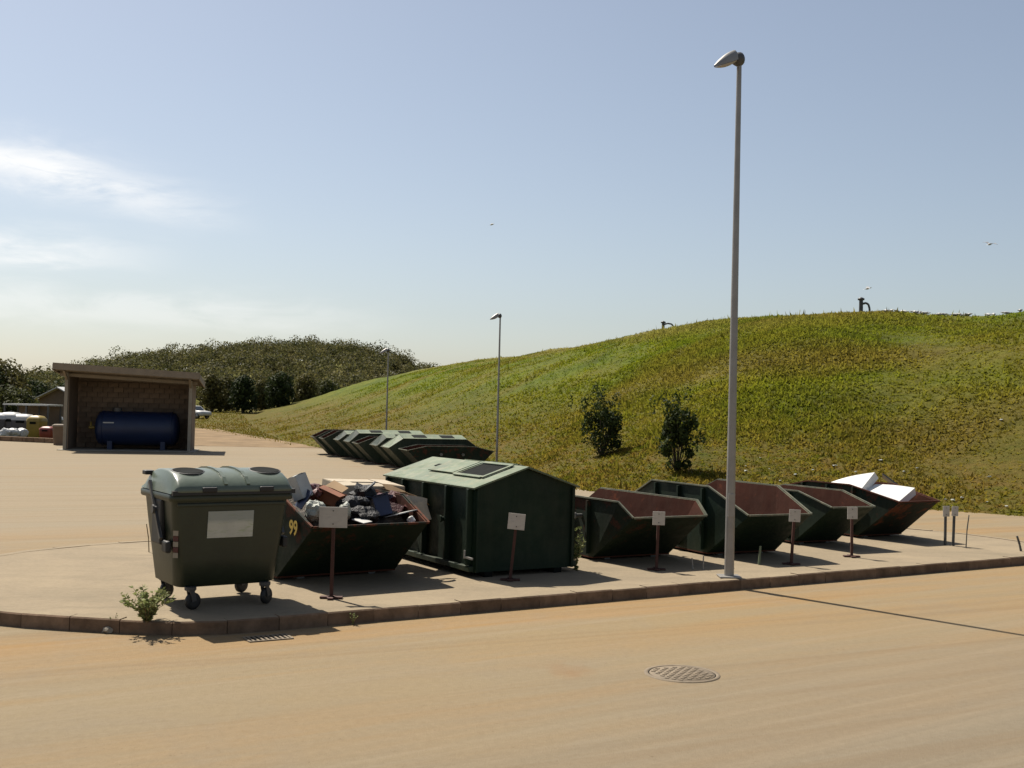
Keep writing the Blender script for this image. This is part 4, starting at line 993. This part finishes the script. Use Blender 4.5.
# ================================================================== the shed
SP0, SP1 = Vector((-20.89, 53.03)), Vector((-15.40, 54.2)); sd_ = SP1-SP0; SW = sd_.length; sang = math.atan2(sd_.y, sd_.x)
def shed():
    root = empty('open_shed', (SP0.x, SP0.y, RZ), sang); tag(root, 'open-fronted brown shed with slanting flat roof sheltering a blue tank', 'shed')
    # local x along the front, y to the back
    D = 2.9; zl, zr = 3.66, 3.42; zt = lambda x: zl + (zr-zl)*x/SW
    MB().box((SW/2, D/2, .015), (SW+.6, D+.6, .03)).build('floor_slab', M['cement'], root)
    for nm, pts in (('back_wall', [(0, D, .03), (SW, D, .03), (SW, D, zr), (0, D, zl)]),):
        MB().plate(pts, -.02).build(nm, M['wallbrown'], root)
    # rows of blocks on the back wall, seen in the shade
    bmesh_ = MB().box((0, 0, 0), (.47, .10, .23)); me = bmesh_.mesh('block'); me.materials.append(M['block'])
    nr = int((zr-.05)/.25)
    wall = [c for c in root.children if c.name.startswith('back_wall')][0]
    for j in range(nr):
        for i in range(int(SW/.49)+1):
            x = .25 + i*.49 + (.245 if j % 2 else 0)
            if x + .22 > SW: continue
            o = bpy.data.objects.new('block', me); col.objects.link(o); o.parent = wall; o.location = (x, D-.052+random.uniform(-.004, .004), .16 + j*.25)
    for x in (0, SW):
        MB().box((x, D/2+.1, (zt(x))/2), (.16, D-.4, zt(x)-.02)).build('side_wall', M['wallbrown'], root)
        MB().box((x, .0, zt(x)/2), (.15, .2, zt(x)-.01)).build('pillar', M['cement'], root, .01)
    MB().bar((-.3, .05, zl-.12), (SW+.3, .05, zr-.12), .16, .14).build('front_beam', M['sheet'], root)
    # roof: sheet with joists below, fascia in front
    f, bk, sx = 1.0, D+.3, .46
    P = lambda x, y, dz: (x, y, zt(x) + dz + (f-(-y) if 0 else 0) + .05*(-y))
    rf = MB(); a = [(-sx, -f), (SW+sx, -f), (SW+sx, bk), (-sx, bk)]
    rz_ = lambda x, y, dz: zt(x) + dz + .07*(-y)
    rf.plate([(x, y, rz_(x, y, .24)) for x, y in a], .06); rfo = rf.build('roof', M['roofgrey'], root)
    q = MB()
    for i in range(44):
        x = -sx + (SW+2*sx)*(i+.5)/44; q.bar((x, -f+.02, rz_(x, -f, .155)), (x, bk-.02, rz_(x, bk, .155)), .10, .05)
    tag(q.build('corrugations', M['sheet'], rfo), kind='stuff')
    for y in (-f+.25, .55, 1.6, 2.7):
        MB().bar((-sx+.05, y, rz_(-sx, y, .05)), (SW+sx-.05, y, rz_(SW+sx, y, .05)), .10, .14).build('purlin', M['sheet'], rfo)
    MB().bar((-sx-.01, -f-.02, rz_(-sx, -f, .16)), (SW+sx+.01, -f-.02, rz_(SW+sx, -f, .16)), .05, .30).build('fascia', M['sheet'], rfo)
    for x in (-sx, SW+sx): MB().bar((x, -f, rz_(x, -f, .10)), (x, bk, rz_(x, bk, .10)), .05, .28).build('side_fascia', M['sheet'], rfo)
    for x in (0, SW): MB().bar((x, -.0, rz_(x, 0, -.35)), (x, -f+.1, rz_(x, -f, .0)), .09, .12).build('bracket', M['sheet'], root)
    return root
SHED = shed()
SM = Matrix.Translation(SHED.location) @ Matrix.Rotation(sang, 4, 'Z')
def tank():
    o = SM @ Vector((1.12, 1.45, .03)); root = empty('storage_tank', o, sang); tag(root, 'blue horizontal cylindrical tank lying under the shed roof', 'tank')
    L, rr, zc = 3.95, .82, 1.02
    MB().lathe((0, 0, zc), (1, 0, 0), [(0, 0), (.03, .35), (.10, .60), (.22, .78), (.38, rr), (L-.38, rr), (L-.22, .78), (L-.10, .6), (L-.03, .35), (L, 0)], 28).build('vessel', M['tank'], root)
    for x in (.38, L-.38):
        MB().lathe((x-.03, 0, zc), (1, 0, 0), [(0, rr), (.0, rr+.02), (.06, rr+.02), (.06, rr)], 28).build('band', M['tank'], root)
    for x in (.75, L-.75):
        MB().box((x, 0, .2), (.22, 1.1, .4)).build('saddle', M['tank'], root)
    MB().tube((1.0, 0, zc+rr-.02), (1.0, 0, zc+rr+.16), .22, n=16).build('dome', M['galvdark'], root)
    MB().tube((-.02, 0, zc), (-.28, 0, zc), .07, n=10).tube((-.2, 0, zc-.05), (-.2, 0, zc+.28), .05, n=10).build('valve', M['yellowplastic'], root)
    q = MB().box((1.0, -rr-.005, zc+.25), (.5, .01, .09)); o2 = q.build('name_plate', M['paper'], root); o2.location = (-.3, .05, 0)
    return root
tank()
# small bin at the shed's left pillar
def dustbin(loc, label):
    root = empty('dustbin', loc, R(10)); tag(root, label, 'dustbin')
    loft(MB(), [rrect(.30, .30, .08, 0), rrect(.36, .36, .08, .95)]).build('body', M['wallbrown'], root)
    loft(MB(), [rrect(.39, .39, .08, .955), rrect(.39, .39, .08, 1.02), rrect(.30, .30, .08, 1.08)]).build('lid', M['sheet'], root)
dustbin((*gp(60.5, 445, RZ).xy, RZ), 'brown dustbin standing left of the shed pillar')

# ================================================================== clutter at the far left
GB = 'recycling containers in a line at the far left'
def bell(px, py, w, h, body, top, label, name='recycling_container', zpy=None):
    p = gp(px, py, RZ); root = empty(name, (p.x, p.y, RZ), R(random.uniform(-8, 8))); tag(root, label, 'recycling bin', GB)
    loft(MB(), [rrect(w*.40, w*.40, w*.15, 0), rrect(w*.5, w*.5, w*.16, h*.35), rrect(w*.5, w*.5, w*.16, h*.72)]).build('body', M[body], root)
    loft(MB(), [rrect(w*.52, w*.52, w*.16, h*.725), rrect(w*.50, w*.50, w*.18, h*.84), rrect(w*.36, w*.36, w*.2, h*.97), rrect(w*.12, w*.12, w*.08, h)]).build('lid', M[top], root)
    MB().box((0, -w*.52, h*.66), (w*.4, .04, h*.10)).build('slot', M['dark'], root)
    MB().tube((0, 0, h*.98), (0, 0, h*1.06), .06, n=8).build('lifting_eye', M['galvdark'], root)
for i, (px, py, w, h, bd, tp, lab) in enumerate([(-2, 436, 1.25, 1.45, 'greyplastic', 'paintwhite', 'grey recycling container cut by the left picture edge'),
    (10.5, 436.2, 1.25, 1.50, 'greyplastic', 'paintwhite', 'grey white-topped recycling container, second from left edge'),
    (23, 436.5, 1.25, 1.40, 'greyplastic', 'paintwhite', 'grey white-topped recycling container next to the yellow one'),
    (36.5, 437.5, .95, 1.35, 'yellowplastic', 'yellowplastic', 'yellow recycling container among the grey ones'),
    (51, 435.5, 1.2, 1.40, 'greyplastic', 'paintwhite', 'grey white-topped recycling container right of the yellow one')]):
    bell(px, py, w, h, bd, tp, lab)
bell(48, 439, .8, .75, 'redplastic', 'redplastic', 'low red container in front of the right recycling container')
for i, px in enumerate((5, 13.5, 22)):
    p = gp(px, 439, RZ); crumple('white_sack', (p.x, p.y, RZ+.32), (.7, .55, .62), M['paintwhite'], 'white sack on the ground, %s of three by the containers' % ('left', 'middle', 'right')[i], 'sack', 'white sacks by the recycling containers', 60+i, 3, .2)
# low kerb wall in front of them
a, b = gp(-40, 439, RZ), gp(58, 443.4, RZ); wl = empty('low_wall', a); tag(wl, 'low concrete wall along the yard edge at far left', 'wall')
nst = 9; d = (b-a)/nst
for k in range(nst): MB().bar(d*k + d.normalized()*.01 + Vector((0, 0, .13)), d*(k+1) - d.normalized()*.01 + Vector((0, 0, .13)), .3, .26).build('wall_block', M['kerb'], wl, .015)
# small house
def house():
    p = base(60, 410, 86); root = empty('small_house', (p.x, p.y, RZ), R(-24)); tag(root, 'small brown house with pale gabled roof behind the recycling containers', 'house')
    w, dp, e, g = 4.6, 4.0, 2.35, 3.25
    MB().add([(-w/2, 0, 0), (w/2, 0, 0), (w/2, 0, e), (0, 0, g), (-w/2, 0, e), (-w/2, dp, 0), (w/2, dp, 0), (w/2, dp, e), (0, dp, g), (-w/2, dp, e)], [(0, 1, 2, 3, 4), (6, 5, 9, 8, 7), (1, 6, 7, 2), (5, 0, 4, 9)]).build('wall', M['wallbrown'], root)
    for s in (-1, 1):
        MB().plate([(s*(w/2+.35), -.4, e-.08), (0, -.4, g+.06), (0, dp+.3, g+.06), (s*(w/2+.35), dp+.3, e-.08)][::-s], .08).build('roof', M['paintwhite'], root)
    dr = MB().box((.9, -.03, 1.0), (.9, .06, 2.0)).build('door', M['bark'], root); MB().tube((1.2, -.06, 1.0), (1.2, -.12, 1.0), .03, n=8).build('handle', M['galv'], dr)
    wn = MB().box((-.9, -.03, 1.45), (1.0, .05, .9)).build('window', M['paintwhite'], root)
    for x in (-1.13, -.67): MB().box((x, -.062, 1.45), (.40, .012, .76)).build('pane', M['glass'], wn)
house()
def carport():
    p = base(33, 410, 72); root = empty('flat_canopy', (p.x, p.y, RZ), R(-10)); tag(root, 'long low flat canopy with pale roof edge in front of the house', 'canopy')
    MB().box((0, 0, 1.98), (3.2, 1.6, .10)).build('roof', M['paintwhite'], root)
    for x in (-1.5, 0, 1.5):
        for y in (-.7, .7): MB().box((x, y, .96), (.1, .1, 1.92)).build('post', M['galvdark'], root)
    MB().box((0, .7, 1.2), (3.1, .04, 1.4)).build('back_panel', M['wallbrown'], root)
carport()
p = base(23, 410, 78); st = empty('standing_tank', (p.x, p.y, RZ)); tag(st, 'white upright tank standing before the dark trees at far left', 'tank')
MB().lathe((0, 0, 0), (0, 0, 1), [(0, 0), (0, .55), (2.3, .55), (2.6, .4), (2.7, .12), (2.72, 0)], 18).build('vessel', M['paintwhite'], st)
MB().tube((0, 0, 2.7), (0, 0, 2.85), .15, n=10).build('cap', M['galvdark'], st)
# white car beyond the shed
def car():
    Y = 128; q = at(197, 408, Y); gz_ = float(ground_z(np.array(q.x), np.array(float(Y)))); root = empty('parked_car', (q.x-.3, Y, gz_), R(150)); tag(root, 'small white car parked beyond the shed at the hill foot', 'car')
    sec = [(-1.9, .45, .62), (-1.85, .35, .80), (-1.2, .30, .88), (-.75, .30, .92), (1.2, .30, .95), (1.85, .34, .85), (1.95, .45, .65)]
    mb = MB(); vs = []
    for x, z0, z1 in sec: vs += [(x, -.8, z0), (x, -.82, (z0+z1)/2), (x, -.74, z1), (x, .74, z1), (x, .82, (z0+z1)/2), (x, .8, z0)]
    fs = [(i*6+j, i*6+(j+1) % 6, (i+1)*6+(j+1) % 6, (i+1)*6+j) for i in range(len(sec)-1) for j in range(6)]; fs += [(0, 5, 4, 3, 2, 1), tuple(len(vs)-6+k for k in range(6))]
    mb.add(vs, fs, 0, True).build('body', M['paintwhite'], root)
    c = [(-.95, .74, .9), (-.35, .62, 1.42), (1.0, .62, 1.45), (1.65, .72, .93)]
    cab = MB(); cv = [(x, s*y, z) for x, y, z in c for s in (-1, 1)]
    cab.add(cv, [(2, 4, 5, 3), (0, 2, 3, 1), (4, 6, 7, 5), (0, 6, 4, 2), (1, 3, 5, 7)]).build('cabin', M['paintwhite'], root)
    for s in (-1, 1):
        MB().plate([(-.7, s*.735, .96), (-.3, s*.655, 1.33), (.95, s*.655, 1.36), (1.4, s*.735, .98)][::s], -.012).build('side_window', M['glass'], root)
        for x in (-1.25, 1.25):
            wh = MB().lathe((x, s*.82, .31), (0, -s, 0), [(0, .2), (0, .30), (.03, .31), (.18, .31), (.2, .28)], 16).build('wheel', M['black'], root)
            MB().lathe((x, s*.825, .31), (0, -s, 0), [(0, 0), (.0, .19), (.03, .2)], 12).build('rim', M['galv'], wh)
    MB().plate([(-.92, .6, .96), (-.92, -.6, .96), (-.42, -.52, 1.36), (-.42, .52, 1.36)], -.012).build('windscreen', M['glass'], root)
car()

# ================================================================== vents, litter and gulls on the mound
def vent(px, py, h, hook, label):
    p = crest_at(px); root = empty('vent_pipe', p); tag(root, label, 'vent pipe', 'vent pipes on the mound crest')
    MB().tube((0, 0, -.2), (0, 0, h), .11, .10, 12).build('pipe', M['galvdark'], root)
    MB().lathe((0, 0, h), (0, 0, 1), [(0, .1), (.02, .17), (.10, .17), (.16, .05), (.17, 0)], 14).build('cap', M['galvdark'], root)
    q = MB(); pts = [Vector((.08, 0, h*.72)), Vector((.25, 0, h*.80)), Vector((.38, 0, h*.68)), Vector((.44, 0, h*.35)), Vector((.45, 0, -.1))] if not hook else [Vector((.05, 0, h*.8)), Vector((.30, 0, h*1.0)), Vector((.60, 0, h*.9)), Vector((.72, 0, h*.5))]
    for a, b in zip(pts, pts[1:]): q.tube(a, b, .055, .055, 8)
    q.build('hose', M['galvdark'], root)
vent(859, 311.5, .62, False, 'dark vent pipe with side hose on the mound crest, right one')
vent(660, 331, .45, True, 'dark vent pipe with curved hose on the mound crest, left one')
r = random.Random(4)
LP = [(735, 466), (742, 465), (770, 470), (797, 474), (812, 468), (780, 479), (760, 459), (942, 496), (951, 497), (961, 498), (985, 500), (1000, 420), (986, 472), (905, 473), (855, 470), (915, 466), (880, 462), (1010, 503), (832, 466), (745, 473)]
names = ['white', 'pale', 'small', 'torn']
for i, (px, py) in enumerate(LP):
    p = mound_at(px, py); s = r.uniform(.035, .11)
    where = 'near the lamp post' if px < 790 else ('above the foam slabs' if px < 925 else 'at the mound foot on the right')
    crumple('litter_scrap', p + Vector((0, 0, .05)), (s*1.5, s, s*.5), M['bagpale'], 'white scrap of litter in the mound grass ' + where, 'litter', 'white litter on the mound ' + where, 100+i, 2, .35, r.uniform(0, 6))
def gull_mesh(fly):
    mb = MB()
    mb.lathe((-.26, 0, .16), (1, 0, .12), [(0, .01), (.06, .045), (.16, .085), (.28, .09), (.38, .065), (.44, .045), (.47, .05), (.52, .045), (.56, .02), (.58, .0)], 10, 0)
    mb.lathe((.29, 0, .245), (1, 0, -.15), [(0, .018), (.05, .012), (.08, .002)], 6, 2)
    mb.add([(-.26, -.03, .17), (-.44, -.06, .15), (-.44, .06, .15), (-.26, .03, .17), (-.26, 0, .15)], [(0, 1, 2, 3), (0, 4, 1), (1, 4, 2), (2, 4, 3)], 0)
    for s in (-1, 1):
        if fly: w = [(.10, s*.06, .22), (.16, s*.34, .33), (.02, s*.72, .26), (-.08, s*.36, .31), (-.08, s*.06, .20)]
        else: w = [(.10, s*.085, .22), (.02, s*.11, .24), (-.40, s*.03, .18), (-.20, s*.10, .15), (.02, s*.10, .15)]
        mb.plate(w[::s], .015, 1)
        if not fly: mb.tube((.02, s*.035, .10), (.03, s*.04, -.02), .009, n=5, mi=2)
    me = mb.mesh('gull'); [me.materials.append(x) for x in (M['feather'], M['feathergrey'], M['yellowplastic'])]
    return me
g0, g1 = gull_mesh(False), gull_mesh(True)
gp_ = sorted([r.uniform(876, 1023) for _ in range(26)])
for px in gp_:
    p = crest_at(px); o = link('gull', g0); o.location = p + Vector((0, 0, -.07)); o.rotation_euler = (0, 0, r.uniform(0, 6.3)); o.scale = (.72,)*3
    tag(o, 'white gull resting in the line of gulls on the right crest', 'gull', 'gulls resting on the mound crest')
for px, py, Y, lab in ((868, 290.5, 62, 'gull flying just above the right vent pipe'), (989.5, 246.5, 55, 'gull flying high near the right picture edge'), (492, 226, 90, 'tiny gull flying in the open sky left of centre')):
    o = link('gull', g1); o.location = at(px, py, Y); o.rotation_euler = (R(14), R(-8), r.uniform(-.6, .6)); o.scale = (.6,)*3; tag(o, lab, 'gull', 'gulls in flight')
